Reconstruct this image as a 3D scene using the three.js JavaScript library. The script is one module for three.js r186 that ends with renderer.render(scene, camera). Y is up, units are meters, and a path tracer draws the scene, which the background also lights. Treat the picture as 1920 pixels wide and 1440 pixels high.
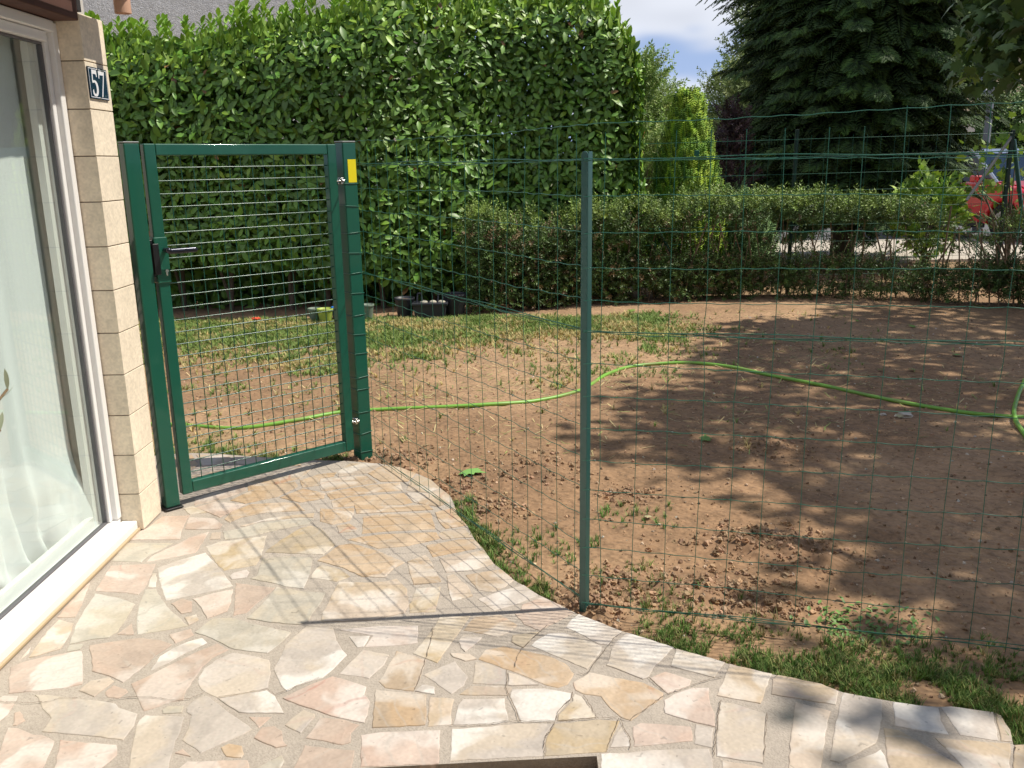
import * as THREE from 'three';
import { mergeGeometries } from 'three/addons/utils/BufferGeometryUtils.js';
import { RoundedBoxGeometry } from 'three/addons/geometries/RoundedBoxGeometry.js';

// ---------------------------------------------------------------- camera, sky, sun, exposure
const scene = new THREE.Scene();
const renderer = new THREE.WebGLRenderer({ antialias: true });
renderer.toneMapping = THREE.LinearToneMapping;
renderer.toneMappingExposure = 1.06;
renderer.shadowMap.enabled = true;
const camera = new THREE.PerspectiveCamera(47.405, 4 / 3, 0.05, 600);
{
  const pitch = THREE.MathUtils.degToRad(14.2), roll = THREE.MathUtils.degToRad(0.884);
  const up0 = new THREE.Vector3(0, Math.cos(pitch), -Math.sin(pitch));
  camera.position.set(0, 1.42, 0);                                   // held at chest height on the terrace
  camera.up.copy(up0.multiplyScalar(Math.cos(roll)).add(new THREE.Vector3(Math.sin(roll), 0, 0)));
  camera.lookAt(0, 1.42 - Math.sin(pitch), -Math.cos(pitch));
}
const SUN = new THREE.Vector3(1.055, 1.674, -0.078).normalize();
const sun = new THREE.DirectionalLight(new THREE.Color().setRGB(1, 0.94, 0.82), 5.0);
sun.position.copy(SUN).multiplyScalar(40);
sun.castShadow = true; sun.shadow.mapSize.set(4096, 4096); sun.shadow.radius = 1;
Object.assign(sun.shadow.camera, { left: -16, right: 16, top: 16, bottom: -16, near: 1, far: 120 });
scene.add(sun, sun.target);

// ---------------------------------------------------------------- seeded random, noise
function rng(seed) { let a = seed | 0; return () => { a = (a + 0x6d2b79f5) | 0; let t = Math.imul(a ^ (a >>> 15), 1 | a); t = (t + Math.imul(t ^ (t >>> 7), 61 | t)) ^ t; return ((t ^ (t >>> 14)) >>> 0) / 4294967296; }; }
function h3(x, y, z) { let h = Math.imul(x, 374761393) ^ Math.imul(y, 668265263) ^ Math.imul(z, 1274126177); h = Math.imul(h ^ (h >>> 13), 1103515245); h ^= h >>> 16; return ((h >>> 0) % 65536) / 65536; }
function vn(x, y, z = 0, per = 0) {                                   // value noise 0..1, tiling in x,y when per > 0
  const xi = Math.floor(x), yi = Math.floor(y), zi = Math.floor(z); let fx = x - xi, fy = y - yi, fz = z - zi;
  fx = fx * fx * (3 - 2 * fx); fy = fy * fy * (3 - 2 * fy); fz = fz * fz * (3 - 2 * fz);
  const w = (i) => (per ? ((i % per) + per) % per : i), a = w(xi), b = w(xi + 1), c = w(yi), d = w(yi + 1);
  const L = (p, q, t) => p + (q - p) * t;
  const lo = L(L(h3(a, c, zi), h3(b, c, zi), fx), L(h3(a, d, zi), h3(b, d, zi), fx), fy);
  if (fz === 0) return lo;
  return L(lo, L(L(h3(a, c, zi + 1), h3(b, c, zi + 1), fx), L(h3(a, d, zi + 1), h3(b, d, zi + 1), fx), fy), fz);
}
function fbm(x, y, z = 0, oct = 4, per = 0) { let s = 0, a = 0.5, n = 0; for (let i = 0; i < oct; i++) { s += a * vn(x, y, z + i * 17, per); n += a; a *= 0.5; x *= 2; y *= 2; per *= 2; } return s / n; }
const clamp = (v, a = 0, b = 1) => Math.min(b, Math.max(a, v)), mix = (a, b, t) => a + (b - a) * t, ss = (a, b, v) => { const t = clamp((v - a) / (b - a)); return t * t * (3 - 2 * t); };
const mix3 = (a, b, t) => [mix(a[0], b[0], t), mix(a[1], b[1], t), mix(a[2], b[2], t)];
const V = (x, y, z) => new THREE.Vector3(x, y, z);

// the sky: blue air, paler to the horizon, with fair-weather clouds all round
{
  const w = 1024, h = 512, d = new Float32Array(w * h * 4);
  for (let j = 0; j < h; j++) for (let i = 0; i < w; i++) {
    const el = ((j + 0.5) / h - 0.5) * Math.PI, az = ((i + 0.5) / w - 0.5) * 2 * Math.PI, y = Math.sin(el);
    let c = mix3([0.72, 0.95, 1.42], [0.10, 0.22, 0.56], ss(-0.05, 0.55, Math.max(0, y)));
    if (y > 0) {
      const dx = Math.cos(el) * Math.cos(az), dz = Math.cos(el) * Math.sin(az), k = 1.5 / (y + 0.22);
      const n = fbm(dx * k * 1.5 + 40, dz * k * 1.5 + 11, 3, 5), den = ss(0.50, 0.62, n) * (0.6 + 0.4 * ss(0.0, 0.2, y));
      const lit = 1.12 + 0.34 * fbm(dx * k * 4 + 9, dz * k * 4, 8, 3);
      c = mix3(c, [1.12 * lit, 1.14 * lit, 1.2 * lit], den * 0.85);
    } else c = mix3(c, [0.22, 0.23, 0.22], ss(0, -0.15, y));
    const o = (j * w + i) * 4; d[o] = c[0]; d[o + 1] = c[1]; d[o + 2] = c[2]; d[o + 3] = 1;
  }
  const t = new THREE.DataTexture(d, w, h, THREE.RGBAFormat, THREE.FloatType);
  t.mapping = THREE.EquirectangularReflectionMapping; t.magFilter = t.minFilter = THREE.LinearFilter; t.needsUpdate = true;
  scene.background = t; scene.environment = t; scene.backgroundIntensity = 0.6; scene.environmentIntensity = 0.6;
}

// paving stones, measured on site: [tone, x,z, x,z ...] in metres
const STONES = [
 ['p',-1.502,-2.596,-1.510,-2.660,-1.510,-2.729,-1.514,-2.825,-1.507,-2.843,-1.493,-2.794,-1.456,-2.658,-1.442,-2.598],
 ['c',-1.487,-2.580,-1.430,-2.556,-1.408,-2.490,-1.395,-2.402,-1.451,-2.361,-1.469,-2.356,-1.479,-2.427,-1.488,-2.505,-1.491,-2.548],
 ['g',-1.451,-2.760,-1.354,-2.724,-1.281,-2.680,-1.266,-2.573,-1.263,-2.498,-1.274,-2.465,-1.328,-2.455,-1.380,-2.427,-1.416,-2.546,-1.436,-2.651],
 ['p',-1.240,-2.553,-1.202,-2.478,-1.258,-2.483,-1.248,-2.516],
 ['p',-1.315,-2.419,-1.242,-2.443,-1.174,-2.459,-1.106,-2.445,-1.060,-2.418,-1.085,-2.359,-1.097,-2.300,-1.123,-2.216,-1.176,-2.250,-1.240,-2.278,-1.263,-2.326],
 ['r',-1.494,-2.306,-1.467,-2.334,-1.420,-2.360,-1.325,-2.391,-1.290,-2.327,-1.238,-2.212,-1.281,-2.193,-1.330,-2.185,-1.426,-2.171,-1.465,-2.243],
 ['g',-1.376,-2.424,-1.338,-2.432,-1.332,-2.397,-1.368,-2.384],
 ['c',-1.233,-2.180,-1.222,-2.226,-1.176,-2.245,-1.153,-2.224,-1.176,-2.150],
 ['p',-1.157,-2.171,-1.147,-2.204,-1.101,-2.184,-1.089,-2.169,-1.102,-2.141,-1.135,-2.146],
 ['w',-1.486,-2.348,-1.492,-2.382,-1.493,-2.419,-1.480,-2.381],
 ['w',-1.348,-2.163,-1.300,-2.158,-1.226,-2.143,-1.134,-2.126,-1.102,-2.116,-1.084,-2.098,-1.022,-2.067,-1.008,-2.018,-1.013,-1.957,-1.119,-1.979,-1.242,-1.998,-1.246,-2.054,-1.273,-2.079,-1.295,-2.100,-1.318,-2.133],
 ['r',-1.440,-2.125,-1.382,-2.123,-1.374,-2.074,-1.381,-2.021],
 ['r',-1.281,-1.853,-1.321,-1.955,-1.341,-2.016,-1.313,-2.012,-1.285,-1.999,-1.259,-1.985,-1.237,-1.981,-1.212,-1.971,-1.189,-1.958,-1.178,-1.912,-1.164,-1.850,-1.136,-1.778,-1.248,-1.781],
 ['r',-1.177,-1.961,-1.105,-1.950,-1.021,-1.939,-1.002,-1.896,-1.009,-1.876,-1.018,-1.853,-.996,-1.775,-1.108,-1.778,-1.151,-1.891],
 ['p',-1.361,-2.081,-1.347,-2.087,-1.310,-2.045,-1.324,-2.026,-1.331,-2.023],
 ['p',-1.444,-2.139,-1.435,-2.161,-1.391,-2.160,-1.383,-2.134,-1.403,-2.128],
 ['w',-1.072,-2.350,-1.046,-2.399,-1.016,-2.436,-.979,-2.455,-.953,-2.425,-.973,-2.400,-.998,-2.370,-1.033,-2.316,-1.068,-2.275,-1.069,-2.312],
 ['p',-1.098,-2.210,-1.058,-2.254,-1.007,-2.326,-.965,-2.377,-.921,-2.421,-.872,-2.383,-.907,-2.339,-.924,-2.292,-.925,-2.220,-.929,-2.176,-.920,-2.128,-.950,-2.120,-.965,-2.107,-1.011,-2.079,-1.051,-2.141,-1.068,-2.165],
 ['w',-.856,-2.368,-.789,-2.347,-.735,-2.324,-.712,-2.255,-.700,-2.180,-.724,-2.166,-.826,-2.135,-.860,-2.155,-.891,-2.180,-.905,-2.200,-.917,-2.240,-.914,-2.281,-.894,-2.328],
 ['w',-.824,-2.130,-.766,-2.147,-.699,-2.167,-.669,-2.138,-.626,-2.060,-.695,-2.062,-.748,-2.067,-.787,-2.097],
 ['w',-.866,-2.148,-.833,-2.122,-.778,-2.070,-.690,-1.995,-.713,-1.967,-.754,-1.936,-.795,-1.900,-.858,-1.954,-.859,-1.995,-.869,-2.038,-.872,-2.057,-.888,-2.069,-.899,-2.091,-.890,-2.128],
 ['w',-.998,-2.061,-.927,-2.057,-.889,-2.053,-.879,-1.991,-.873,-1.935,-.854,-1.843,-.837,-1.773,-.932,-1.775,-.953,-1.846,-.987,-1.957,-.999,-1.999,-1.004,-2.037],
 ['g',-.961,-2.084,-.951,-2.099,-.908,-2.101,-.900,-2.069,-.954,-2.068],
 ['p',-.715,-2.047,-.653,-2.045,-.675,-1.999],
 ['o',-.749,-1.920,-.734,-1.935,-.698,-1.927,-.684,-1.895,-.687,-1.880,-.726,-1.885],
 ['p',-.677,-1.958,-.667,-1.999,-.638,-2.006,-.611,-1.985,-.600,-1.944,-.583,-1.924,-.609,-1.917,-.639,-1.933],
 ['w',-.612,-2.010,-.577,-2.074,-.541,-2.056,-.538,-2.042,-.562,-1.973],
 ['g',-.638,-1.838,-.615,-1.864,-.587,-1.889,-.575,-1.866,-.579,-1.837,-.571,-1.767,-.625,-1.768],
 ['p',-.830,-1.843,-.814,-1.868,-.667,-1.872,-.648,-1.817,-.637,-1.768,-.813,-1.772],
 ['p',-.859,-1.903,-.847,-1.918,-.813,-1.887],
 ['p',-1.092,-2.477,-1.033,-2.511,-1.011,-2.471,-1.051,-2.422],
 ['p',-1.492,-3.325,-1.488,-3.397,-1.479,-3.439,-1.368,-3.445,-1.362,-3.381,-1.340,-3.269,-1.319,-3.201,-1.519,-3.204,-1.521,-3.276],
 ['g',-1.519,-3.180,-1.336,-3.169,-1.373,-3.084,-1.390,-3.050,-1.390,-3.003,-1.507,-3.015,-1.521,-3.116],
 ['p',-1.311,-3.163,-1.292,-3.219,-1.229,-3.275,-1.220,-3.160,-1.215,-3.078,-1.307,-3.029,-1.371,-3.002,-1.375,-3.049,-1.349,-3.101],
 ['w',-1.314,-2.950,-1.251,-3.019,-1.176,-3.077,-1.113,-2.989,-1.066,-2.921,-.985,-2.798,-1.049,-2.760,-1.186,-2.700,-1.248,-2.818],
 ['r',-1.493,-2.977,-1.419,-2.983,-1.332,-2.988,-1.314,-2.906,-1.295,-2.812,-1.296,-2.746,-1.348,-2.762,-1.461,-2.778],
 ['w',-1.313,-2.906,-1.299,-2.909,-1.255,-2.796,-1.287,-2.797],
 ['g',-1.288,-2.782,-1.254,-2.789,-1.196,-2.700,-1.139,-2.630,-1.056,-2.537,-1.044,-2.530,-1.103,-2.507,-1.191,-2.480,-1.229,-2.568,-1.264,-2.668],
 ['p',-1.159,-2.678,-1.132,-2.712,-1.094,-2.690,-1.070,-2.621,-1.098,-2.609],
 ['p',-1.097,-2.708,-1.029,-2.752,-.980,-2.772,-.959,-2.679,-.951,-2.621,-1.004,-2.574,-1.043,-2.641],
 ['p',-.986,-2.825,-.905,-2.799,-.834,-2.782,-.858,-2.704,-.879,-2.636,-.884,-2.609,-.923,-2.591,-.955,-2.707],
 ['c',-1.079,-2.582,-1.046,-2.601,-1.028,-2.568,-1.049,-2.534],
 ['g',-1.014,-2.489,-.984,-2.573,-.927,-2.578,-.847,-2.537,-.779,-2.510,-.705,-2.477,-.720,-2.424,-.752,-2.360,-.856,-2.385,-.874,-2.394,-.944,-2.448],
 ['y',-1.195,-3.131,-1.155,-3.176,-1.058,-3.205,-.984,-3.227,-.968,-3.123,-.953,-3.034,-.951,-2.966,-.990,-2.947,-1.059,-2.921,-1.116,-2.997],
 ['r',-1.022,-2.872,-1.019,-2.900,-.977,-2.926,-.959,-2.902,-.958,-2.862,-1.007,-2.848],
 ['p',-1.364,-3.424,-1.250,-3.409,-1.198,-3.344,-1.194,-3.298,-1.295,-3.297,-1.338,-3.304],
 ['c',-1.214,-3.260,-1.180,-3.268,-1.160,-3.200,-1.201,-3.197],
 ['g',-1.174,-3.273,-1.112,-3.300,-1.047,-3.359,-.892,-3.400,-.831,-3.387,-.843,-3.330,-.910,-3.303,-.964,-3.275,-1.048,-3.219,-1.140,-3.194],
 ['c',-1.120,-3.326,-1.076,-3.360,-1.018,-3.405,-.845,-3.452,-.838,-3.403,-.894,-3.411,-1.050,-3.369,-1.098,-3.320],
 ['o',-1.200,-3.482,-1.146,-3.559,-1.020,-3.577,-.944,-3.568,-.889,-3.481,-1.051,-3.465,-1.146,-3.415,-1.172,-3.364,-1.207,-3.396],
 ['p',-1.376,-3.534,-1.307,-3.600,-1.220,-3.574,-1.168,-3.560,-1.206,-3.472,-1.231,-3.419,-1.300,-3.475],
 ['y',-1.422,-3.525,-1.391,-3.552,-1.305,-3.476,-1.370,-3.456,-1.391,-3.479],
 ['o',-1.201,-3.704,-1.120,-3.789,-1.016,-3.836,-.987,-3.770,-1.047,-3.649,-1.152,-3.582,-1.171,-3.572,-1.248,-3.610],
 ['o',-.996,-3.849,-.928,-3.927,-.847,-3.951,-.846,-3.896,-.907,-3.872,-.892,-3.779,-.965,-3.757],
 ['o',-1.035,-3.636,-.958,-3.744,-.875,-3.696,-.844,-3.677,-.836,-3.616,-.932,-3.573],
 ['y',-.951,-3.073,-.919,-3.177,-.867,-3.291,-.832,-3.320,-.777,-3.288,-.694,-3.131,-.719,-3.043,-.812,-3.055],
 ['g',-.945,-3.017,-.863,-3.031,-.756,-3.023,-.737,-2.886,-.733,-2.772,-.803,-2.789,-.844,-2.813,-.944,-2.854,-.926,-2.869,-.934,-2.949],
 ['p',-1.413,-3.640,-1.332,-3.735,-1.250,-3.827,-1.213,-3.729,-1.263,-3.658,-1.311,-3.612,-1.388,-3.557],
 ['o',-1.235,-3.839,-1.118,-3.963,-1.041,-4.045,-.965,-4.056,-1.002,-3.876,-1.100,-3.801,-1.202,-3.723],
 ['o',-.734,-2.992,-.678,-3.122,-.631,-3.138,-.512,-3.062,-.402,-2.964,-.440,-2.916,-.463,-2.846,-.546,-2.856,-.631,-2.931],
 ['y',-.725,-2.926,-.706,-2.958,-.632,-2.915,-.586,-2.858,-.629,-2.821,-.731,-2.855],
 ['g',-.831,-2.786,-.725,-2.749,-.650,-2.736,-.652,-2.662,-.665,-2.583,-.669,-2.544,-.691,-2.526,-.741,-2.534,-.802,-2.548,-.873,-2.570,-.855,-2.635,-.839,-2.710],
 ['c',-.621,-2.820,-.521,-2.809,-.462,-2.815,-.419,-2.836,-.375,-2.760,-.355,-2.639,-.363,-2.593,-.418,-2.569,-.461,-2.547,-.556,-2.541,-.627,-2.543,-.633,-2.601,-.627,-2.703],
 ['y',-.344,-2.759,-.258,-2.771,-.262,-2.596,-.346,-2.592,-.352,-2.646],
 ['o',-.399,-2.972,-.334,-3.029,-.306,-2.961,-.258,-2.808,-.309,-2.795,-.354,-2.789,-.378,-2.882],
 ['o',-.657,-3.176,-.603,-3.203,-.507,-3.223,-.309,-3.235,-.292,-3.172,-.403,-3.112,-.523,-3.089,-.571,-3.127],
 ['o',-.723,-3.316,-.673,-3.334,-.636,-3.282,-.640,-3.258,-.701,-3.240],
 ['o',-.340,-3.109,-.212,-3.165,-.158,-3.163,-.124,-3.084,-.243,-3.035,-.305,-3.007,-.329,-3.073],
 ['c',-.305,-3.201,-.292,-3.235,-.202,-3.271,-.162,-3.177,-.213,-3.179,-.279,-3.162],
 ['o',-.332,-3.437,-.251,-3.489,-.238,-3.411,-.191,-3.295,-.278,-3.269,-.307,-3.330],
 ['c',-.281,-2.989,-.116,-3.061,-.092,-2.987,-.076,-2.944,-.140,-2.898,-.247,-2.877],
 ['o',-.630,-3.406,-.554,-3.429,-.349,-3.438,-.334,-3.352,-.314,-3.265,-.497,-3.252,-.606,-3.232],
 ['o',-.690,-3.535,-.480,-3.515,-.370,-3.527,-.343,-3.470,-.557,-3.446,-.665,-3.439],
 ['o',-.842,-3.689,-.751,-3.735,-.631,-3.781,-.523,-3.802,-.498,-3.699,-.599,-3.685,-.718,-3.647,-.807,-3.603],
 ['o',-.640,-4.041,-.548,-4.008,-.462,-3.920,-.488,-3.813,-.618,-3.819,-.691,-3.930],
 ['c',-.803,-4.078,-.654,-4.071,-.629,-4.033,-.701,-3.930,-.827,-3.895,-.840,-3.965],
 ['c',-.455,-3.899,-.383,-3.828,-.333,-3.723,-.382,-3.670,-.480,-3.698,-.481,-3.793],
 ['o',-.327,-3.710,-.281,-3.623,-.268,-3.558,-.325,-3.503,-.433,-3.553,-.481,-3.674,-.381,-3.657],
 ['o',-.799,-3.585,-.711,-3.635,-.489,-3.668,-.437,-3.553,-.482,-3.532,-.663,-3.528,-.776,-3.510],
 ['o',-.830,-3.501,-.777,-3.493,-.684,-3.501,-.674,-3.440,-.677,-3.365,-.740,-3.326,-.800,-3.360],
 ['o',-.907,-3.872,-.833,-3.875,-.696,-3.903,-.626,-3.806,-.755,-3.754,-.850,-3.708,-.874,-3.715],
 ['w',-.668,-2.516,-.582,-2.510,-.557,-2.431,-.528,-2.373,-.505,-2.345,-.531,-2.276,-.555,-2.225,-.586,-2.211,-.624,-2.187,-.642,-2.161,-.667,-2.193,-.709,-2.270,-.705,-2.334,-.708,-2.407],
 ['r',-.556,-2.210,-.528,-2.232,-.478,-2.208,-.422,-2.177,-.424,-2.139,-.402,-2.106,-.399,-2.048,-.403,-2.011,-.474,-2.036,-.594,-2.097,-.648,-2.128,-.624,-2.154,-.582,-2.191],
 ['w',-.464,-2.371,-.379,-2.341,-.389,-2.287,-.420,-2.219,-.464,-2.230,-.512,-2.244],
 ['o',-.360,-2.360,-.268,-2.311,-.274,-2.222,-.287,-2.152,-.370,-2.171,-.391,-2.201,-.374,-2.287],
 ['w',-.182,-2.300,-.140,-2.219,-.149,-2.175,-.179,-2.135,-.220,-2.181,-.269,-2.232],
 ['w',-.166,-2.449,-.103,-2.430,-.152,-2.351,-.168,-2.374,-.176,-2.408],
 ['o',-.395,-2.162,-.249,-2.134,-.239,-1.999,-.379,-1.992],
 ['c',-.240,-2.125,-.173,-2.114,-.175,-2.064,-.174,-1.999,-.234,-1.994],
 ['w',-.284,-2.152,-.265,-2.183,-.230,-2.172,-.227,-2.136],
 ['r',-.402,-1.963,-.354,-1.974,-.199,-1.979,-.192,-1.846,-.383,-1.840],
 ['p',-.523,-2.038,-.468,-2.032,-.416,-2.005,-.428,-1.972,-.426,-1.932,-.445,-1.924,-.542,-1.955],
 ['p',-.539,-1.927,-.462,-1.909,-.409,-1.904,-.404,-1.833,-.401,-1.763,-.550,-1.766,-.543,-1.877],
 ['r',-.559,-2.491,-.427,-2.512,-.312,-2.508,-.301,-2.406,-.358,-2.391,-.460,-2.385,-.446,-2.452],
 ['w',-.520,-2.449,-.454,-2.451,-.464,-2.387,-.484,-2.383],
 ['w',-.120,-2.296,-.083,-2.284,-.029,-2.246,-.027,-2.176,-.124,-2.184],
 ['w',-.023,-2.238,.004,-2.222,.063,-2.174,-.013,-2.171,-.024,-2.176],
 ['c',-.128,-2.173,-.030,-2.168,-.013,-2.163,-.027,-2.124,-.160,-2.132],
 ['w',-.147,-2.111,-.035,-2.112,-.022,-2.008,-.071,-1.999,-.168,-1.997,-.165,-2.042,-.160,-2.086],
 ['w',-.013,-2.156,.076,-2.158,.150,-2.132,.146,-2.103,.102,-2.031,.099,-2.008,.010,-2.007,-.019,-2.119],
 ['y',.158,-2.128,.179,-2.114,.208,-2.019,.107,-2.009,.108,-2.033,.150,-2.094],
 ['w',-.169,-1.982,-.068,-1.991,.002,-2.002,.092,-1.996,.069,-1.940,.064,-1.869,-.167,-1.857],
 ['y',.097,-1.996,.207,-2.012,.268,-2.004,.240,-1.940,.221,-1.882,.067,-1.870,.072,-1.936],
 ['o',-.091,-2.360,-.037,-2.381,.024,-2.352,.095,-2.322,.145,-2.278,.165,-2.226,.144,-2.172,.115,-2.159,.082,-2.173,-.019,-2.248,-.113,-2.309,-.102,-2.333],
 ['w',.058,-2.402,.100,-2.447,.150,-2.452,.260,-2.372,.257,-2.344,.221,-2.276,.204,-2.248,.188,-2.261,.045,-2.379],
 ['y',-.244,-2.561,-.147,-2.564,-.177,-2.466,-.232,-2.292,-.308,-2.345,-.263,-2.486],
 ['o',-.133,-2.558,-.046,-2.568,.008,-2.503,-.014,-2.467,-.057,-2.432,-.165,-2.477],
 ['p',-.001,-2.573,.084,-2.587,.170,-2.593,.189,-2.572,.126,-2.515,.074,-2.467,.027,-2.505],
 ['w',-.128,-2.678,-.041,-2.739,.029,-2.774,.080,-2.699,.033,-2.659,-.017,-2.626,-.069,-2.598],
 ['o',-.177,-2.857,-.049,-2.900,-.002,-2.812,-.034,-2.761,-.078,-2.726,-.127,-2.742],
 ['c',-.244,-2.851,-.220,-2.866,-.166,-2.773,-.142,-2.700,-.211,-2.667,-.225,-2.716],
 ['p',.023,-2.635,.091,-2.685,.150,-2.628,.151,-2.604,.016,-2.592],
 ['y',-.011,-2.443,.070,-2.458,.022,-2.367,-.014,-2.402],
 ['o',-.200,-2.345,-.140,-2.338,-.115,-2.310,-.150,-2.300,-.187,-2.323],
 ['w',.156,-2.484,.179,-2.533,.204,-2.566,.263,-2.515,.332,-2.454,.303,-2.417,.280,-2.379,.250,-2.384,.200,-2.443],
 ['w',.306,-2.393,.345,-2.448,.474,-2.357,.445,-2.314,.407,-2.262,.374,-2.204,.358,-2.192,.262,-2.267,.290,-2.360],
 ['w',.481,-2.349,.610,-2.272,.560,-2.194,.446,-2.257],
 ['p',.427,-2.230,.493,-2.186,.482,-2.157,.438,-2.132,.414,-2.121,.377,-2.199],
 ['o',.209,-2.231,.281,-2.203,.356,-2.176,.406,-2.126,.398,-2.103,.359,-2.070,.299,-2.006,.273,-2.017,.250,-2.061,.229,-2.115,.185,-2.127,.161,-2.146,.160,-2.183],
 ['r',.429,-2.116,.485,-2.147,.532,-2.147,.523,-2.093,.522,-2.030,.512,-1.975,.464,-1.993,.391,-2.033,.399,-2.091],
 ['r',.298,-1.980,.324,-1.996,.365,-1.991,.450,-1.976,.443,-1.920,.292,-1.900],
 ['w',.272,-1.985,.283,-1.932,.280,-1.901,.232,-1.898,.243,-1.937],
 ['w',.463,-1.987,.506,-1.969,.486,-1.892,.444,-1.908],
 ['c',.619,-2.264,.726,-2.209,.691,-2.138,.656,-2.072,.546,-2.109,.591,-2.199],
 ['w',.550,-2.080,.588,-2.070,.657,-2.025,.594,-1.830,.487,-1.860,.524,-1.999],
 ['c',.721,-2.185,.741,-2.204,.850,-2.157,.883,-2.118,.854,-2.060,.697,-2.112],
 ['c',.497,-1.845,.590,-1.817,.568,-1.741,.478,-1.743],
 ['w',.207,-1.874,.277,-1.879,.378,-1.889,.475,-1.887,.475,-1.849,.457,-1.744,.192,-1.750],
 ['c',.751,-2.075,.832,-2.031,.807,-1.985,.753,-1.865,.716,-1.785,.643,-1.787,.689,-1.921],
 ['w',.895,-2.116,.989,-2.076,.944,-1.981,.898,-1.898,.780,-1.828,.760,-1.839,.832,-1.994],
 ['w',1.013,-2.070,1.068,-2.053,1.121,-2.041,1.102,-1.987,1.095,-1.926,.973,-1.966],
 ['w',1.130,-2.041,1.158,-2.045,1.254,-2.017,1.206,-1.901,1.121,-1.925],
 ['c',1.258,-2.015,1.265,-2.002,1.257,-1.944,1.238,-1.895,1.210,-1.900],
 ['c',1.052,-1.916,1.228,-1.889,1.154,-1.755,1.072,-1.757,1.066,-1.840],
 ['c',.943,-1.959,.977,-1.949,1.013,-1.892,1.071,-1.802,1.055,-1.757,.882,-1.761,.903,-1.851],
 ['w',.795,-1.821,.900,-1.874,.900,-1.851,.879,-1.761,.768,-1.764],
 ['c',1.234,-1.884,1.259,-1.883,1.321,-1.876,1.247,-1.753,1.161,-1.755],
 ['o',-1.729,-4.211,-1.640,-4.249,-1.550,-4.082,-1.583,-3.977,-1.659,-3.995],
 ['c',-1.618,-4.248,-1.444,-4.231,-1.389,-4.106,-1.526,-4.073],
 ['o',-1.419,-4.222,-1.240,-4.180,-1.203,-4.082,-1.365,-4.097],
 ['o',-1.214,-4.162,-1.066,-4.123,-1.035,-4.058,-1.178,-4.065],
 ['c',-1.554,-3.931,-1.402,-4.014,-1.267,-3.992,-1.319,-3.828,-1.463,-3.732],
];
const EDGE = [1.264,-1.881,1.234,-1.886,1.259,-1.945,1.265,-2.003,1.256,-2.019,1.159,-2.047,1.124,-2.046,1.070,-2.054,1.015,-2.072,.992,-2.080,.896,-2.117,.850,-2.158,.740,-2.204,.619,-2.265,.481,-2.350,.343,-2.449,.203,-2.567,.151,-2.628,.081,-2.701,.028,-2.774,-.003,-2.813,-.049,-2.900,-.077,-2.947,-.116,-3.067,-.157,-3.166,-.190,-3.297,-.238,-3.410,-.262,-3.554,-.281,-3.630,-.334,-3.730,-.384,-3.836,-.462,-3.926,-.549,-4.013,-.644,-4.064,-.747,-4.100,-.821,-4.120,-.962,-4.134,-1.073,-4.156,-1.301,-4.208,-1.537,-4.269,-1.652,-4.283,-1.757,-4.271,-1.831,-4.249];
const CRACKS = [
 [.330,-2.447,.301,-2.412,.271,-2.356,.227,-2.273,.208,-2.229,.190,-2.215,.176,-2.225],
 [.102,-2.496,.076,-2.460,.027,-2.374,.019,-2.363,.002,-2.314,-.004,-2.261],
 [-.027,-2.246,-.027,-2.176,-.031,-2.157,-.024,-2.128,-.008,-2.073,.007,-2.007],
 [.097,-1.999,.088,-1.968,.070,-1.940,.066,-1.901,.066,-1.859],
 [.153,-2.133,.150,-2.110,.109,-2.043,.101,-2.009],
 [.268,-2.009,.241,-1.940,.222,-1.882],
 [.270,-2.009,.280,-1.947,.286,-1.931,.279,-1.888],
 [.182,-2.118,.195,-2.077,.206,-2.032,.212,-2.011],
 [-.175,-1.995,-.115,-1.994,-.071,-1.997,-.024,-2.010,.028,-2.003,.102,-2.007,.160,-2.010,.213,-2.013,.265,-2.016],
 [.582,-2.193,.555,-2.187,.484,-2.154,.419,-2.121,.387,-2.094,.336,-2.044,.293,-2.002,.269,-2.015],
 [.410,-2.128,.390,-2.162,.374,-2.199],
 [-1.077,-2.139,-1.022,-2.140,-.985,-2.132,-.946,-2.122,-.902,-2.130,-.872,-2.155],
 [-.826,-2.135,-.766,-2.148,-.703,-2.170,-.670,-2.141,-.642,-2.161,-.602,-2.196,-.565,-2.223],
 [-1.408,-2.128,-1.357,-2.121,-1.314,-2.122,-1.289,-2.123,-1.268,-2.140,-1.217,-2.141],
 [-1.124,-2.128,-1.106,-2.134,-1.078,-2.140,-1.053,-2.142],
 [.551,-2.083,.536,-2.041,.521,-1.990,.494,-1.902,.482,-1.857],
 [.659,-2.025,.634,-1.946,.596,-1.828],
 [-.264,-2.495,-.260,-2.458,-.263,-2.394,-.268,-2.311,-.275,-2.233,-.284,-2.154],
];
const HOSE = [-1.960,-4.855,-1.553,-4.780,-1.245,-4.892,-1.021,-5.027,-.776,-5.095,-.422,-5.111,-.132,-5.155,.132,-5.264,.431,-5.486,.669,-5.917,.887,-6.152,1.281,-6.194,1.548,-6.022,1.770,-5.751,2.047,-5.511,2.277,-5.226,2.455,-4.969,2.631,-4.822,2.839,-4.755];
const HOSE_LOOP = [2.704,-4.389,2.748,-4.551,2.875,-4.808,3.047,-5.092,3.261,-5.406,3.484,-5.684];
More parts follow.
